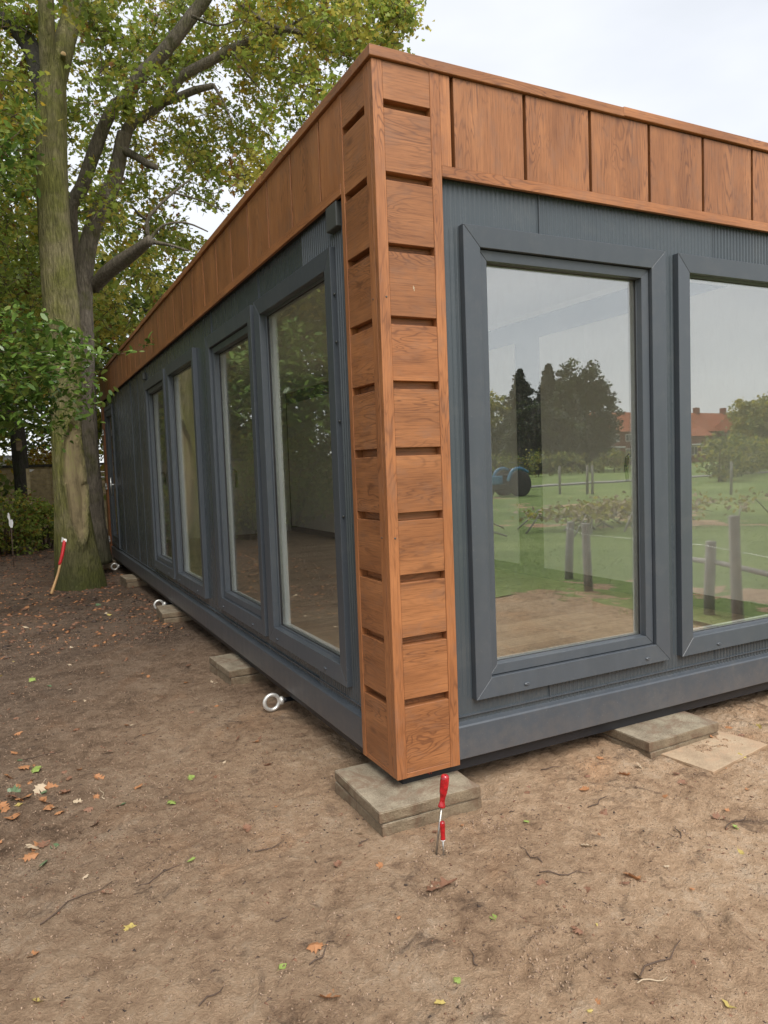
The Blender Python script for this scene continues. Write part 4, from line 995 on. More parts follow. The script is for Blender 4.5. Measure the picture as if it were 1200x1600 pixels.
bush((-1.55, 13.2, GZ), .85, .7, 1.35, 120, mC, [.42, .26, .16, .11, .05], 'loose green bush with a few brown leaves in front of the board fence', 'bush', 41)
bush((-.85, 13.9, GZ), .6, .5, .95, 70, mC, [.55, .2, .2, .03, .02], 'low bright green bush between the mossy trunk and the fence', 'bush', 42)
bush((-2.9, 12.4, GZ), 1.0, .8, 1.9, 110, mC, [.4, .35, .16, .06, .03], 'taller bush cut off by the left edge of the picture', 'bush', 43)
bush((at(60, 700, 20).x, 20.2, GZ), 1.1, .8, 2.55, 110, [M['ly'], M['lb'], M['lo']], [.55, .2, .25], 'golden yellow autumn shrub glowing above the fence', 'shrub', 44, .09)
bb_ = bush((-5.0, 7.5, GZ), 1.3, 1.3, 2.6, 150, mC, [.32, .48, .12, .06, .02], 'dense dark bush outside the left edge, nearest the camera in the windows', 'bush', 45, .09, group='undergrowth mirrored in the side windows')
for k, (x, y, s_) in enumerate([(-6.5, 11, 1.1), (-4.6, 14.5, 1.05), (-7.5, 17, 1.3), (-5.4, 22, 1.4), (-8, 28, 1.6), (-4.2, 26, 1.3), (-6, 38, 1.8)]):
    c = copy_tree(bb_); c.location = (x, y, GZ); c.rotation_euler[2] = k*1.3; c.scale = (s_,)*3; c['label'] = 'dense dark bush mirrored in the side windows, %s' % ['second in the row', 'third in the row', 'fourth in the row', 'fifth in the row', 'beyond the row, to the left', 'close behind the fence', 'at the very back'][k]

# white garden marker among the bush
p = hit(16, 815, 1, 11.0)
mk = empty('garden_marker', (p.x, 11.0, gz(p.x, 11)), 'small white torn marker on a short stick in front of the bush', 'marker')
m = MB(); m.tube([(p.x+.01, 11.0, GZ-.05), (p.x+.005, 11.0, p.z-.05)], .008, 6); m.build('stick', M['twig'], mk)
m = MB()
for y_ in (10.99, 11.01):
    pass
q = [(-.03, .14), (-.012, .15), (.0, .10), (.005, .03), (.035, .035), (.045, -.02), (.03, -.10), (.0, -.105), (-.02, -.06), (-.022, .03), (-.038, .08)]
vs = [(p.x+a, 10.99, p.z+b_) for a, b_ in q]+[(p.x+a, 11.004, p.z+b_) for a, b_ in q]; k = len(q)
m.add(vs, [tuple(range(k)), tuple(range(k, 2*k))[::-1]]+[(i, (i+1) % k, k+(i+1) % k, k+i) for i in range(k)]); m.build('plate', M['whitep'], mk)

# -- axe ------------------------------------------------------------------------------------
ay = 7.36; a0 = hit(80, 928, 1, ay-.05); a1 = hit(97, 868, 1, ay); a2 = hit(101, 845, 1, ay+.05)
a0.z = max(a0.z, gz(a0.x, a0.y)-.01)
ax_ = empty('long_axe', a0, 'long-handled axe with red painted upper handle, head up, leaning against the mossy tree', 'axe')
P, Rr = catmull([a0, a0.lerp(a1, .5)+Vector((.012, 0, .0)), a1], [.019, .015, .016], .03); m = MB(); m.tube(P, Rr, 12); m.build('handle', M['ash'], ax_)
m = MB(); P, Rr = catmull([a1-(a1-a0).normalized()*.12, a1, a2], [.0185, .021, .022], .03); m.tube(P, Rr, 12); m.build('red_sleeve', M['redp'], ax_)
m = MB(); d = (a2-a1).normalized(); s_ = Vector((1, -.2, -.25)).normalized(); t_ = d.cross(s_).normalized()
def hp(u, v, w): return tuple(a2+s_*(u*.42)+d*(v*.75)+t_*(w*.8))
m.prism8([hp(-.09, -.035, .004), hp(-.02, -.025, .022), hp(-.02, .035, .022), hp(-.10, .06, .004), hp(-.09, -.035, -.004), hp(-.02, -.025, -.022), hp(-.02, .035, -.022), hp(-.10, .06, -.004)])
m.prism8([hp(-.02, -.025, .022), hp(.06, -.022, .022), hp(.06, .032, .022), hp(-.02, .035, .022), hp(-.02, -.025, -.022), hp(.06, -.022, -.022), hp(.06, .032, -.022), hp(-.02, .035, -.022)])
m.build('head', M['steel2'], ax_, bevel=.003)

# -- cherry laurel reaching in from the left ---------------------------------------------------
YL = 5.0
lau = empty('cherry_laurel', (-3.2, YL, GZ), 'glossy laurel branches reaching in from the left edge in front of the mossy trunk', 'shrub')
rsl = np.random.RandomState(9); lm_ = MB(); LP = []; 
def lbranch(path, Y0, Y1, r0, dens, side=.10):
    dens = int(dens*1.35)
    P = [at(a, b_, Y0+(Y1-Y0)*i/(len(path)-1)) for i, (a, b_) in enumerate(path)]
    pts, rr = catmull(P, [r0*(1-.8*i/(len(P)-1)) for i in range(len(P))], .035); lm_.tube(pts, rr, 7)
    for p in pts:
        for _ in range(dens):
            d = Vector(rsl.normal(size=3))*side; LP.append(tuple(p+d))
base = Vector((-3.2, YL, GZ))
for tgt, sgn in [((-110, 620), 0), ((-110, 540), .1), ((-90, 250), -.1)]:
    e = at(tgt[0], tgt[1], YL); pts, rr = catmull([base, base.lerp(e, .5)+Vector((-.2, sgn, .25)), e], [.03, .022, .014], .15); lm_.tube(pts, rr, 8)
for pth in [[(-110, 540), (-20, 548), (40, 552), (95, 548), (140, 556)], [(-110, 620), (-30, 600), (40, 590), (90, 580), (135, 590)], [(-20, 548), (20, 520), (60, 515), (115, 528)], [(-110, 620), (-20, 640), (40, 628), (100, 612), (150, 632)],
            [(-30, 600), (30, 620), (70, 650), (90, 672)], [(-110, 540), (-30, 510), (20, 500), (50, 510)], [(-110, 620), (-40, 660), (10, 665)], [(40, 590), (80, 560), (120, 540)], [(-20, 640), (40, 645), (110, 650)]]:
    lbranch(pth, YL, YL+rsl.uniform(-.3, .5), .007, 6)
lbranch([(-90, 250), (-20, 240), (20, 215), (36, 198), (48, 178)], YL, YL, .006, 4, .06)
lbranch([(-90, 250), (-10, 262), (25, 245), (50, 240)], YL, YL+.1, .006, 5, .07); lbranch([(-90, 250), (-20, 290), (20, 285)], YL, YL+.1, .006, 5, .08)
lbranch([(135, 560), (160, 554), (195, 552), (218, 546), (232, 537)], YL, YL+.1, .0035, 1, .015)
P_ = np.array(LP); P_ = np.concatenate([P_, np.array([tuple(at(a, b_, YL+.1)) for a, b_ in [(232, 532), (236, 538), (228, 530), (240, 532), (225, 540), (205, 545), (180, 556), (233, 526)]])])
lm_.build('branches', M['twig'], lau)
leaves('foliage', P_, .088, [M['lau'], M['lm']], (rsl.rand(len(P_)) < .15).astype(int), LAU, lau, 77, up=.5, droop=.2, curl=.4)

# =================================================================== THE FIELD THE WINDOWS MIRROR
VC = CAM.copy(); GL = .07; VC[1] = 2*GL-CAM[1]
def mirp(px, py, ax, v):
    d = ray(px, py); d = np.array([d[0], -d[1], d[2]]); return Vector(VC+(v-VC[ax])/d[ax]*d)
xs2 = np.array(lin(-60, -12, 3) + lin(-12, 22, .22) + lin(22, 120, 4)); ys2 = np.array(lin(-120, -24, 4) + lin(-24, 2.0, .20))
X, Y = np.meshgrid(xs2, ys2)
edge = np.where(X > 3.7+.35*fbm(Y*1.2, X*.3, 3, 3), 1, 0) | np.where(Y < -3.7+.4*fbm(X*.9, Y*.2, 8, 3), 1, 0)
Z = GZ+.022+.05*fbm(X*.5, Y*.5, 61, 3)+.02*fbm(X*3, Y*3, 63, 2)
nx, ny = len(xs2), len(ys2); idx = np.arange(nx*ny).reshape(ny, nx)
q = np.stack([idx[:-1, :-1], idx[:-1, 1:], idx[1:, 1:], idx[1:, :-1]], -1).reshape(-1, 4); ok = (edge.reshape(-1)[q].min(1) > 0); q = q[ok]
tag(npmesh('field', np.stack([X, Y, Z], -1).reshape(-1, 3), q.reshape(-1), np.full(len(q), 4), [M['turf']], smooth=True), 'green meadow in front of the cabin, mirrored in its windows', kind='structure')
rs = np.random.RandomState(3); n = 9000
bx = np.concatenate([rs.uniform(3.6, 13, n), rs.uniform(-3, 12, n//2)]); by = np.concatenate([rs.uniform(-9, 1, n), rs.uniform(-13, -4.6, n//2)])
a = rs.uniform(0, 6.28, len(bx)); hgt = rs.uniform(.015, .04, len(bx)); wd = .004+.004*rs.rand(len(bx)); bz = GZ+.022+.05*fbm(bx*.5, by*.5, 61, 3)+.02*fbm(bx*3, by*3, 63, 2)
ln = rs.normal(size=(len(bx), 2))*.03
V = np.stack([np.stack([bx-np.cos(a)*wd, by-np.sin(a)*wd, bz-.01], -1), np.stack([bx+np.cos(a)*wd, by+np.sin(a)*wd, bz-.01], -1), np.stack([bx+ln[:, 0], by+ln[:, 1], bz+hgt], -1)], 1)
tag(npmesh('meadow_grass', V.reshape(-1, 3), np.arange(3*len(bx)), np.full(len(bx), 3), [M['blade_g']]), 'short green grass blades of the meadow', 'grass', kind='stuff')
# road beyond the field
m = MB(); m.prism8([(-60, -27.4, GZ+.09), (120, -31.5, GZ+.09), (120, -30.0, GZ+.09), (-60, -26.2, GZ+.09), (-60, -27.4, GZ-.3), (120, -31.5, GZ-.3), (120, -30.0, GZ-.3), (-60, -26.2, GZ-.3)])
tag(m.build('path', M['asph']), 'pale path crossing the far side of the meadow', kind='structure')
# field fence beside the cabin
fp = [(4.63, -4.1, .56, .05, 'low'), (4.22, -3.3, .62, -.03, ''), (4.15, -1.70, .55, .02, ''), (3.92, -1.22, .82, -.07, '')]
fx = empty('field_fence', (4.2, -2.5, GZ), 'low rail fence with four grey leaning posts along the edge of the meadow', 'fence')
tops = []
for (x, y, z, ln_, _) in fp:
    m = MB(); m.tube([(x, y, GZ-.1), (x+ln_*.5, y, .2), (x+ln_, y+.01, z-.01), (x+ln_, y+.01, z)], [.050, .047, .045, .038], 10); m.build('post', M['post'], fx); tops.append((x+ln_*.7, y, z))
m = MB(); m.tube([(4.24, -2.0, .35), (4.2, -1.7, .36), (3.98, -1.2, .37), (3.75, -.4, .35)], .024, 8); m.build('rail', M['post'], fx)
for z in (.52,):
    m = MB(); m.tube([(4.95, -5.4, z), (4.56, -4.1, z+.0), (4.15, -3.3, z-.02), (4.08, -1.7, z), (3.86, -1.2, z+.01), (3.6, -.4, z)], .0018, 5); m.build('wire', M['steel'], fx)
# brush pile
bp = empty('brush_pile', (10.2, -8.9, GZ), 'heap of cut leafy branches lying on the meadow behind the low fence', 'brush pile')
rs = np.random.RandomState(12); m = MB(); cs = []
for k in range(46):
    c = Vector((10.2+rs.normal()*1.3, -8.9+rs.normal()*.55, GZ+.08)); d = Vector((rs.uniform(.6, 1.6)*rs.choice([-1, 1]), rs.normal()*.4, rs.uniform(.0, .35)))
    m.tube([c-d*.5, c+Vector((0, 0, .15+rs.rand()*.2)), c+d*.6+Vector((0, 0, .08))], [.02, .014, .005], 5); cs += [tuple(c+Vector((0, 0, .2+rs.rand()*.25))), tuple(c+d*.5+Vector((0, 0, .18)))]
m.build('branches', M['post'], bp); leaves('foliage', clumps(cs, [.28]*len(cs), 22, rs, .6), .10, [M['fl_p'], M['lo']], rs.choice(2, p=[.5, .5], size=len(cs)*22), RH, bp, 5)
# thin fence stakes far out on the meadow
for k, (px, py) in enumerate([(878, 768), (921, 765), (929, 765), (1146, 757)]):
    b_ = mirp(px, 769, 2, GZ); b_ = Vector((b_.x*.92, b_.y*.92, GZ)); m = MB(); m.tube([(b_.x, b_.y, GZ-.1), (b_.x+.02, b_.y, .55), (b_.x+.02, b_.y, 1.0)], [.05, .05, .045], 8)
    single(m, 'meadow_stake', M['post'], (b_.x, b_.y, GZ), ['thin dark stake in the far meadow, nearest the tractor', 'second thin stake from the tractor on the meadow', 'third thin stake from the tractor, close to the second', 'thin stake standing alone, farthest from the tractor'][k], 'stake', 'thin stakes across the far meadow')
# hedges
def hedge(x0, x1, y0, y1, wd_, h, lab, seed, mats=('ld', 'lo', 'lm'), size=.2):
    rs = np.random.RandomState(seed); L = math.hypot(x1-x0, y1-y0); n_ = int(L*9); r = empty('hedge', ((x0+x1)/2, (y0+y1)/2, GZ), lab, 'hedge')
    t = rs.rand(n_); cs = np.stack([x0+(x1-x0)*t, y0+(y1-y0)*t+rs.uniform(-.5, .5, n_)*wd_, GZ+h*rs.uniform(.1, .97, n_)+.25*fbm(t*L*.5, t*0, seed, 2)], -1)
    P = clumps(cs, np.full(n_, .5), 26, rs); leaves('foliage', P, size, [M[k] for k in mats], rs.choice(3, p=[.4, .35, .25], size=len(P)), RH, r, seed)
    m = MB(); s0 = Vector((x0, y0, GZ)); s1 = Vector((x1, y1, GZ))
    for k in range(int(L/1.2)): c = s0.lerp(s1, (k+.5)/int(L/1.2)); m.tube([c, c+Vector((.1, 0, h*.8))], [.04, .02], 5)
    m.build('stems', M['twig'], r)
hedge(10, 54, -47, -47, 1.6, 1.95, 'long clipped dark hedge across the far side of the meadow', 51)
hedge(29, 62, -21.5, -42, 1.6, 2.3, 'tall loose hedge closing the meadow on the right in the mirror image', 52)
# conifers and broad tree beyond the hedge
def vdir(px, py, s_):
    p = mirp(px, py, 1, -40.0); return Vector(VC)+(p-Vector(VC))*s_
k_ = 1.42
def gp(px, s_=k_): q = vdir(px, 700, s_); return Vector((q.x, q.y, GZ))
hz = lambda px, py, s_=k_: vdir(px, py, s_).z-GZ
cn = bg_tree(gp(815), hz(815, 578), 5.2, [M['con']], [1], 560, 'dark conifer beyond the hedge, leftmost of the mirrored group', 61, 'big trees beyond the meadow hedge', .22, cone=True, name='conifer_tree')
c = copy_tree(cn); g_ = gp(861, 1.5); c.location = g_; s_ = hz(861, 570, 1.5)/hz(815, 578); c.scale = (s_*1.0, s_*1.0, s_); c.rotation_euler[2] = 2; c['label'] = 'slimmer dark conifer beyond the hedge, in the middle of the mirrored group'
bgb = bg_tree(gp(912), hz(912, 573)*1.02, 3.35, [M['con'], M['ld']], [.5, .5], 520, 'broad dark tree with a rounded ragged top beyond the meadow hedge', 62, 'big trees beyond the meadow hedge', .32, low=True)
c = copy_tree(bgb); c.location = gp(845, 1.36); c.scale = (.95, .95, .62); c.rotation_euler[2] = 1.; c['label'] = 'lower dark tree filling the gap between the two conifers'
c = copy_tree(bgb); c.location = gp(925, 1.46); c.scale = (.60, .60, .52); c.rotation_euler[2] = 2.2; c['label'] = 'small dark tree at the right foot of the broad tree'
GO = 'olive trees between the brick houses'
ol = bg_tree(gp(772, 1.6), 9, 4.0, [M['lo'], M['lm']], [.6, .4], 160, 'olive green tree left of the dark conifer, mirrored at the pane edge', 63, GO, .34)
for px, s1, s2, lab in [(985, 2.4, 1.15, 'olive tree half hiding the orange roof, mirrored beside the window handle'), (1192, 1.5, 1.15, 'big olive tree mirrored in the right window'), (1090, 2.3, .85, 'faint olive tree between the brick houses'), (1215, 1.5, 1.2, 'olive tree at the right end of the houses'), (1040, 2.2, .9, 'olive tree mirrored behind the window post')]:
    c = copy_tree(ol); c.location = gp(px, s1); c.scale = (s2, s2, s2*.85); c.rotation_euler[2] = px*.1; c['label'] = lab
hedge(*(lambda a, b: (a.x, b.x, a.y, b.y))(gp(782, 1.38), gp(945, 1.38)), 2.5, 4.3, 'dark understorey below the big trees beyond the meadow', 53, ('con', 'ld', 'con'), .3)
# brick houses
def house(c0, L, D, h, roofh, rz, lab, seed=0):
    r = empty('brick_house', c0, lab, 'house', 'brick houses with orange roofs beyond the meadow', 0)
    m = MB(); m.box(c0[0]-L/2, c0[0]+L/2, c0[1]-D, c0[1], GZ, h); m.build('wall', M['brick'], r)
    x0, x1, y0, y1 = c0[0]-L/2-.3, c0[0]+L/2+.3, c0[1]-D-.4, c0[1]+.4; ym = (y0+y1)/2
    m = MB(); vs = [(x0, y0, h-.1), (x1, y0, h-.1), (x1, y1, h-.1), (x0, y1, h-.1), (x0+.5, ym, h+roofh), (x1-.5, ym, h+roofh)]
    m.add(vs, [(3, 2, 5, 4), (1, 0, 4, 5), (0, 3, 4), (2, 1, 5), (0, 1, 2, 3)]); rf = m.build('roof', M['tile'], r)
    for cx in (c0[0]-L*.25, c0[0]+L*.28):
        m = MB(); m.box(cx-.4, cx+.4, ym-.4, ym+.4, h+roofh-.8, h+roofh+.9); m.build('chimney', M['brick'], rf)
    n_ = max(2, int(L/3.2))
    for k in range(n_):
        for zz, hh in ((1.0, 1.5), (3.6, 1.2)):
            if zz+hh > h: continue
            cx = c0[0]-L/2+(k+.5)*L/n_; wv = MB(); wv.box(cx-1.05, cx+1.05, c0[1]+.002, c0[1]+.09, zz, zz+hh); wn = wv.build('window', M['whitep'], r)
            for j in (-1, 0, 1):
                p_ = MB(); p_.box(cx+j*.68-.27, cx+j*.68+.27, c0[1]+.092, c0[1]+.10, zz+.15, zz+hh-.15); p_.build('pane', M['pane'], wn)
        if k % 2 == 0:
            wv = MB(); wv.box(cx-1.5, cx+1.5, c0[1]+.002, c0[1]+.9, 2.62, 2.85); wv.build('canopy', M['whitep'], r)
for px, s1, L, h, rh, lab in [(985, 2.0, 24, 5.3, 3.2, 'brick terrace with an orange roof and white window bands, right of the dark trees'), (855, 2.0, 22, 3.4, 2.2, 'low brick house mostly hidden behind the dark trees'), (1138, 2.05, 13, 5.2, 3.4, 'brick house with a bright orange hipped roof mirrored in the right window'), (1092, 1.9, 6, 4.2, 2.6, 'small brick house with an orange gable left of the hipped one'), (1215, 1.9, 14, 5.0, 3, 'brick house at the far right end of the row')]:
    q = gp(px, s1); house((q.x, q.y, GZ), L, 8, h, rh, 0, lab)
# tractor
g_ = mirp(781, 776, 2, GZ); tx, ty = g_.x, g_.y
tr = empty('tractor', (tx, ty, GZ), 'old blue tractor parked on the meadow, mirrored at the left edge of the window', 'tractor')
def wheel(x, y, R, wd_, nm):
    m = MB(); m.lathe((x, y-wd_/2, GZ+R), (0, 1, 0), [(0, R*.55), (0, R*.86), (wd_*.15, R), (wd_*.85, R), (wd_, R*.86), (wd_, R*.55)], 28); wh = m.build('wheel', M['rubber'], tr)
    m = MB(); m.lathe((x, y-wd_*.42, GZ+R), (0, 1, 0), [(0, .05), (0, R*.54), (wd_*.84, R*.54), (wd_*.84, .05)], 20); m.build('rim', M['slab'], wh)
wheel(tx+.9, ty+.75, .72, .38, 'r'); wheel(tx+.9, ty-.75, .72, .38, 'r'); wheel(tx-1.2, ty+.6, .42, .22, 'f'); wheel(tx-1.2, ty-.6, .42, .22, 'f')
m = MB(); m.box(tx-1.7, tx+.1, ty-.32, ty+.32, .55, 1.05); m.box(tx-1.75, tx-1.6, ty-.28, ty+.28, .35, .95); m.build('bonnet', M['blue'], tr, bevel=.06, segs=2)
m = MB(); m.box(tx-1.5, tx+1.3, ty-.2, ty+.2, .25, .56); m.build('chassis', M['greyin'], tr, bevel=.03)
for s_ in (-1, 1):
    m = MB(); P, Rr = catmull([(tx+.1, ty+s_*.75, .75), (tx+.4, ty+s_*.75, 1.28), (tx+.95, ty+s_*.75, 1.42), (tx+1.5, ty+s_*.75, 1.2)], [.09, .10, .10, .08], .1); m.tube(P, Rr, 8); m.build('mudguard', M['blue'], tr)
m = MB(); m.box(tx+.45, tx+.95, ty-.25, ty+.25, 1.0, 1.1); m.box(tx+.9, tx+.98, ty-.25, ty+.25, 1.1, 1.45); m.build('seat', M['rubber'], tr, bevel=.03)
m = MB(); m.tube([(tx+.05, ty, 1.0), (tx+.25, ty, 1.35)], .02, 6)
for k in range(16):
    a0_, a1_ = k*math.pi/8, (k+1)*math.pi/8; m.tube([(tx+.25+.06*math.sin(a0_), ty+.2*math.cos(a0_), 1.36+.08*math.sin(a0_)), (tx+.25+.06*math.sin(a1_), ty+.2*math.cos(a1_), 1.36+.08*math.sin(a1_))], .015, 5)
m.build('steering_wheel', M['rubber'], tr); m = MB(); m.tube([(tx-.9, ty+.15, 1.0), (tx-.9, ty+.15, 1.7)], .035, 8); m.build('exhaust', M['greyin'], tr)
m = MB(); m.tube([(tx+1.2, ty-.7, 1.2), (tx+1.2, ty-.7, 1.75), (tx+1.2, ty+.7, 1.75), (tx+1.2, ty+.7, 1.2)], .035, 6); m.build('roll_bar', M['greyin'], tr)

tr.scale = (.72, .72, .72)
# =================================================================== LITTER ON THE SOIL
SH = {'oak': OAK, 'oval': LAU*np.array([1.5, 1.0])}
def leaf_base(shape, mat, seed, curl=.5):
    rs = np.random.RandomState(seed); S = SH[shape]; k = len(S)
    u = S[:, 0]+rs.normal(size=k)*.035; v = S[:, 1]-.5+rs.normal(size=k)*.03
    # centre rib vertices + outline, so the leaf can fold along its rib and cup
    ribs = [(0, -.5), (0, -.2), (0, .1), (0, .5)]
    me = bpy.data.meshes.new('fallen_leaf'); bm = bmesh.new()
    def zz(a, b_): return curl*(.55*abs(a)**1.2+.35*b_*b_)+.05*math.sin(7*a+seed)*math.cos(5*b_+seed)
    vs = [bm.verts.new((a, b_, zz(a, b_))) for a, b_ in zip(u, v)]
    cv = [bm.verts.new((0, b_, zz(0, b_)-.02)) for b_ in (-.25, .0, .25)]
    half = k//2
    n0 = vs[0]; tip = vs[half]
    right = vs[0:half+1]; left = [vs[0]]+vs[:half-1:-1] if False else [vs[0]]+list(reversed(vs[half:]))
    for side in (right, left):
        for i in range(len(side)-1):
            a, b_ = side[i], side[i+1]; ym = (a.co.y+b_.co.y)/2; c = min(cv, key=lambda q: abs(q.co.y-ym))
            if a is not b_: 
                try: bm.faces.new((a, b_, c))
                except ValueError: pass
    for i in range(2):
        # close the gaps between neighbouring rib vertices
        for side in (right, left):
            y0_ = (cv[i].co.y+cv[i+1].co.y)/2; c = min(side, key=lambda q: abs(q.co.y-y0_) + (0 if abs(q.co.x) > .05 else 9))
            try: bm.faces.new((cv[i], cv[i+1], c))
            except ValueError: pass
    # stalk
    s0 = bm.verts.new((-.012, -.5, 0)); s1 = bm.verts.new((.012, -.5, 0)); s2 = bm.verts.new((.05, -.78, .06)); s3 = bm.verts.new((.03, -.78, .06)); bm.faces.new((s0, s1, s2, s3))
    bm.to_mesh(me); bm.free(); me.materials.append(M[mat]); return me
CL = {'o': ('fl_o', 'orange-brown'), 'b': ('fl_b', 'dark brown'), 'y': ('fl_y', 'yellow'), 'g': ('fl_g', 'green'), 'p': ('fl_p', 'pale tan'), 'd': ('fl_d', 'dark green')}
base_m = {}
for k, (mt, nm) in CL.items():
    for j in range(4): base_m[k, j] = leaf_base('oval' if k in 'dg' and j % 2 else 'oak', mt, ord(k)+j*7, .35+.25*j)
def put_leaf(x, y, size, col, j, lab, group, rs, lift=-.001):
    o = bpy.data.objects.new('fallen_leaf', base_m[col, j]); C.objects.link(o); z = gz(x, y)
    o.location = (x, y, z+lift+size*.03); o.scale = (size,)*3; fl = math.pi if rs.rand() < .4 else 0
    o.rotation_euler = (rs.normal()*.28+fl, rs.normal()*.28, rs.uniform(0, 6.28)); 
    if fl: o.location.z += size*.22
    return tag(o, lab, 'leaf', group)
rs = np.random.RandomState(21)
NOTE = [(770, 1436, .040, 'g', 'bright green leaf on the sand, due right of centre between two foot marks'), (716, 1533, .035, 'g', 'bright green leaf near the bottom edge beside the deep foot mark'), (822, 1284, .035, 'g', 'yellow-green leaf a little right of the screwdrivers'), (203, 1450, .055, 'y', 'yellow-green leaf with a long stalk in the lower left of the soil'),
        (66, 1350, .075, 'd', 'dull green leaf at the left edge, in the heap of brown leaves'), (85, 1322, .06, 'd', 'dark grey-green leaf in the heap of leaves at the left edge'), (50, 1065, .06, 'g', 'small green leaf at the left edge, level with the second slab pair'), (188, 1257, .06, 'd', 'dark green leaf above the leaf heap at the left'), (269, 1258, .05, 'g', 'narrow upright green leaf left of the corner slab'), (299, 1219, .05, 'g', 'small green leaf lying between the eye bolt and the leaf heap'),
        (442, 1517, .035, 'g', 'slim green leaf near the bottom left of centre'), (60, 1565, .04, 'y', 'torn yellow leaf in the bottom left corner'), (988, 1372, .075, 'o', 'large flat orange oak leaf on the sand to the right'), (492, 1490, .055, 'o', 'orange oak leaf with a thick dark stalk near the bottom centre'), (515, 1565, .075, 'o', 'orange-brown oak leaf at the bottom edge left of centre'), (51, 1490, .045, 'o', 'small upright orange oak leaf in the lower left'),
        (690, 1394, .12, 'b', 'dark red-brown leaf pressed into the sand below the screwdrivers'), (1155, 1335, .05, 'y', 'pale yellow oak leaf near the right edge'), (1140, 1565, .05, 'y', 'yellow-tan oak leaf in the bottom right corner'), (1068, 1230, .04, 'p', 'curled pale leaf beyond the sandy slab'), (975, 1215, .07, 'o', 'crumpled orange leaf left of the flush sandy slab'), (1000, 1205, .05, 'p', 'curled cream leaf at the corner of the flush slab'),
        (918, 1217, .04, 'b', 'curled rust leaf in front of the right slab pair'), (1160, 1190, .05, 'y', 'yellow leaf right of the flush sandy slab'), (1128, 1205, .05, 'o', 'orange leaf just in front of the flush sandy slab'), (1185, 1142, .05, 'y', 'pale yellow leaf at the right edge under the cabin'), (1000, 1527, .05, 'p', 'pale curled leaf low on the right'), (688, 1572, .035, 'y', 'small yellow leaf at the bottom edge by the foot mark'), (20, 1280, .08, 'o', 'broad orange leaf at the top of the heap on the left edge'), (48, 1336, .06, 'o', 'ragged orange leaf in the middle of the heap on the left edge'), (1122, 1283, .06, 'b', 'curled brown leaf right of centre near the right edge'), (913, 1241, .05, 'o', 'flat orange-brown leaf between the screwdrivers and the sandy slab')]
for (px, py, s_, c_, lab) in NOTE:
    q = hit(px, py, 2, GZ); put_leaf(q.x, q.y, s_*1.0, c_, int(rs.randint(4)), lab, None, rs)
LM = [((.1, -.45), 'in front of the corner slab'), ((-.45, .3), 'left of the corner slab'), ((.7, -.3), 'between the screwdrivers and the right slabs'), ((1.3, -.8), 'on the open sand below the right slabs'), ((2.1, -.35), 'on the sand right of the flush slab'), ((.2, -1.2), 'on the sand by the bottom edge'), ((-.7, -.7), 'on the soil by the bottom edge'),
      ((-.25, 1.55), 'beside the nearest eye bolt'), ((-.9, 1.4), 'between the nearest eye bolt and the leaf heap'), ((-1.62, 1.15), 'in the left-edge leaf heap'), ((-1.3, .1), 'on the soil below the leaf heap'), ((-.3, 2.7), 'by the second slab pair along the side rail'), ((-1.1, 3.2), 'on the dark soil left of the second slab pair'), ((-.35, 4.9), 'by the third slab pair along the side rail'), ((-1.3, 5.2), 'on the dark soil before the axe'), ((-.4, 7.2), 'between the mossy tree foot and the cabin'), ((-1.5, 7.4), 'on the dark soil left of the axe'), ((-1.2, 10), 'on the dark soil behind the mossy tree'), ((-.4, 10.5), 'behind the forked oak foot'), ((-1.4, 12), 'under the bushes by the board fence')]
def where(x, y): return min(LM, key=lambda q: (q[0][0]-x)**2+(q[0][1]-y)**2)[1]
def zone(n, fn, wts, smin, smax, place):
    for _ in range(n):
        x, y = fn(); c_ = rs.choice(list('obypgd'), p=wts); sz = rs.uniform(smin, smax); j = int(rs.randint(4))
        sw_ = 'tiny' if sz < .03 else ('small' if sz < .048 else 'large'); cw = 'flat' if j < 1 else ('cupped' if j < 3 else 'curled')
        lab = '%s %s %s leaf %s' % (sw_, cw, CL[c_][1], where(x, y))
        put_leaf(x, y, sz, c_, j, lab, lab.replace(' leaf ', ' leaves '), rs)
zone(64, lambda: (rs.normal()*.17-1.42, rs.normal()*.26+.98), [.45, .17, .08, .14, .06, .10], .03, .075, '')
zone(84, lambda: (rs.uniform(-1.7, -.15), rs.uniform(-.2, 4.5)), [.44, .32, .05, .15, .02, .02], .02, .055, '')
zone(84, lambda: (rs.uniform(-.4, 2.6), rs.uniform(-1.4, .0)), [.36, .34, .06, .21, .02, .01], .015, .05, '')
zone(44, lambda: (rs.uniform(-1.9, -.05), rs.uniform(4.5, 12.5)), [.40, .33, .07, .16, .02, .02], .03, .08, '')
# fine litter and soil crumbs nobody could count
def crumbs(n, fx_, smin, smax, mats, name, lab, cat, seed, elong=1.0):
    rs = np.random.RandomState(seed); x, y = fx_(rs, n); z = gheight(x, y); s = smin*(smax/smin)**(rs.rand(n)**2.2)
    T = np.array([(1, 0, -.4), (-.5, .87, -.4), (-.5, -.87, -.4), (.2, .1, .75)])
    V = T[None]*(1+rs.normal(size=(n, 4, 3))*.25); V[:, :, 0] *= elong; a = rs.uniform(0, 6.28, n); ca, sa = np.cos(a)[:, None], np.sin(a)[:, None]
    Vx = V[:, :, 0]*ca-V[:, :, 1]*sa; Vy = V[:, :, 0]*sa+V[:, :, 1]*ca; V = np.stack([Vx, Vy, V[:, :, 2]*(1 if elong == 1 else .6)], -1)*s[:, None, None] + np.stack([x, y, z+s*.25], -1)[:, None]
    F = np.array([(0, 2, 1), (0, 1, 3), (1, 2, 3), (2, 0, 3)]); f = (np.arange(n)[:, None, None]*4+F[None]).reshape(-1)
    return tag(npmesh(name, V.reshape(-1, 3), f, np.full(n*4, 3), mats, np.repeat(rs.randint(len(mats), size=n), 4), smooth=False), lab, cat, kind='stuff')
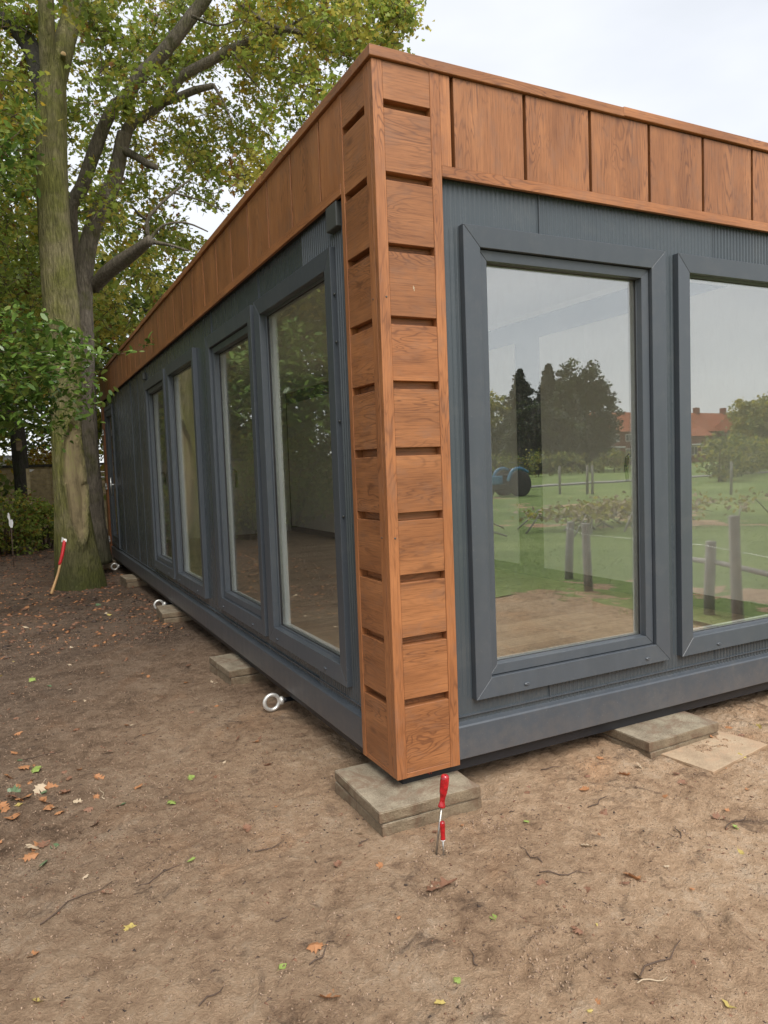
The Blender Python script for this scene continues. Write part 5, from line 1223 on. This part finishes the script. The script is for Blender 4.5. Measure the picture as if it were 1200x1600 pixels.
def near(rs, n):
    x = rs.uniform(-1.9, 2.7, n); y = -1.7+6.5*rs.rand(n)**1.8; k = ~((x > -.02) & (y > -.02)) ; x[~k] = rs.uniform(-1.9, -.05, (~k).sum()); return x, y
def farz(rs, n): return rs.uniform(-2.6, .0, n), rs.uniform(4, 14, n)
crumbs(90000, near, .0009, .0058, [M['crumb']], 'soil_crumbs', 'loose crumbs and clods of sandy soil on the ground', 'soil crumbs', 71)
crumbs(16000, near, .0012, .0062, [M['fl_b'], M['twig'], M['crumb'], M['mould'], M['fl_b']], 'leaf_litter', 'fine brown bits of leaf and bark strewn over the soil', 'leaf litter', 72, 2.2)
crumbs(7000, farz, .005, .03, [M['fl_b'], M['twig'], M['fl_b'], M['fl_o'], M['mould']], 'woodland_litter', 'brown woodland litter round the tree foot and the bushes', 'leaf litter', 73, 2.0)
def spots(rs, n):
    c = np.array([(m_[0], m_[1]) for m_ in MARKS[:12]]); k = rs.randint(len(c), size=n); return c[k, 0]+rs.normal(size=n)*.06, c[k, 1]+rs.normal(size=n)*.03
crumbs(900, spots, .002, .009, [M['crumb']], 'soil_clods', 'broken clods of soil round the screwdrivers and foot marks', 'soil clods', 74)
# twigs
rs = np.random.RandomState(31)
TW = [(160, 1240, .10, 1.6, 'p'), (505, 1497, .09, .6, 't'), (440, 1443, .03, .2, 't'), (800, 1270, .02, .0, 't'), (828, 1340, .10, 1.5, 't'), (1150, 1290, .12, .1, 't'), (1035, 1500, .16, .15, 't'), (880, 1370, .12, -.5, 't'), (1060, 1310, .07, 1.0, 't'), (250, 1370, .12, .3, 't'), (120, 1410, .2, .5, 't'), (330, 1560, .07, .5, 't'), (1020, 1535, .07, -.3, 'p'), (570, 1320, .04, .4, 't'), (935, 1260, .09, .2, 't'), (860, 1205, .07, -.2, 't'), (70, 1180, .15, .2, 't'), (230, 1150, .12, .4, 't'), (740, 1500, .05, 1.2, 't'), (420, 1330, .08, .1, 't')]
for k, (px, py, L, a, c_) in enumerate(TW):
    q = hit(px, py, 2, GZ); d = Vector((math.cos(a), math.sin(a), 0)); m = MB(); P = []
    for j in range(6):
        t = j/5-.5; x = q.x+d.x*L*t*1.4-d.y*L*.08*math.sin(j*1.7+k); y = q.y+d.y*L*t*1.4+d.x*L*.08*math.sin(j*1.7+k); P.append((x, y, gz(x, y)+.003+.004*abs(math.sin(j+k))))
    m.tube(P, [.0022, .0024, .0022, .002, .0016, .001], 6)
    single(m, 'twig', M['fl_p'] if c_ == 'p' else M['twig'], (q.x, q.y, GZ), '%s %s twig %s' % ('short' if L < .08 else ('long' if L > .13 else 'thin'), 'pale' if c_ == 'p' else 'dark brown', where(q.x, q.y)), 'twig', 'twigs on the bare soil')
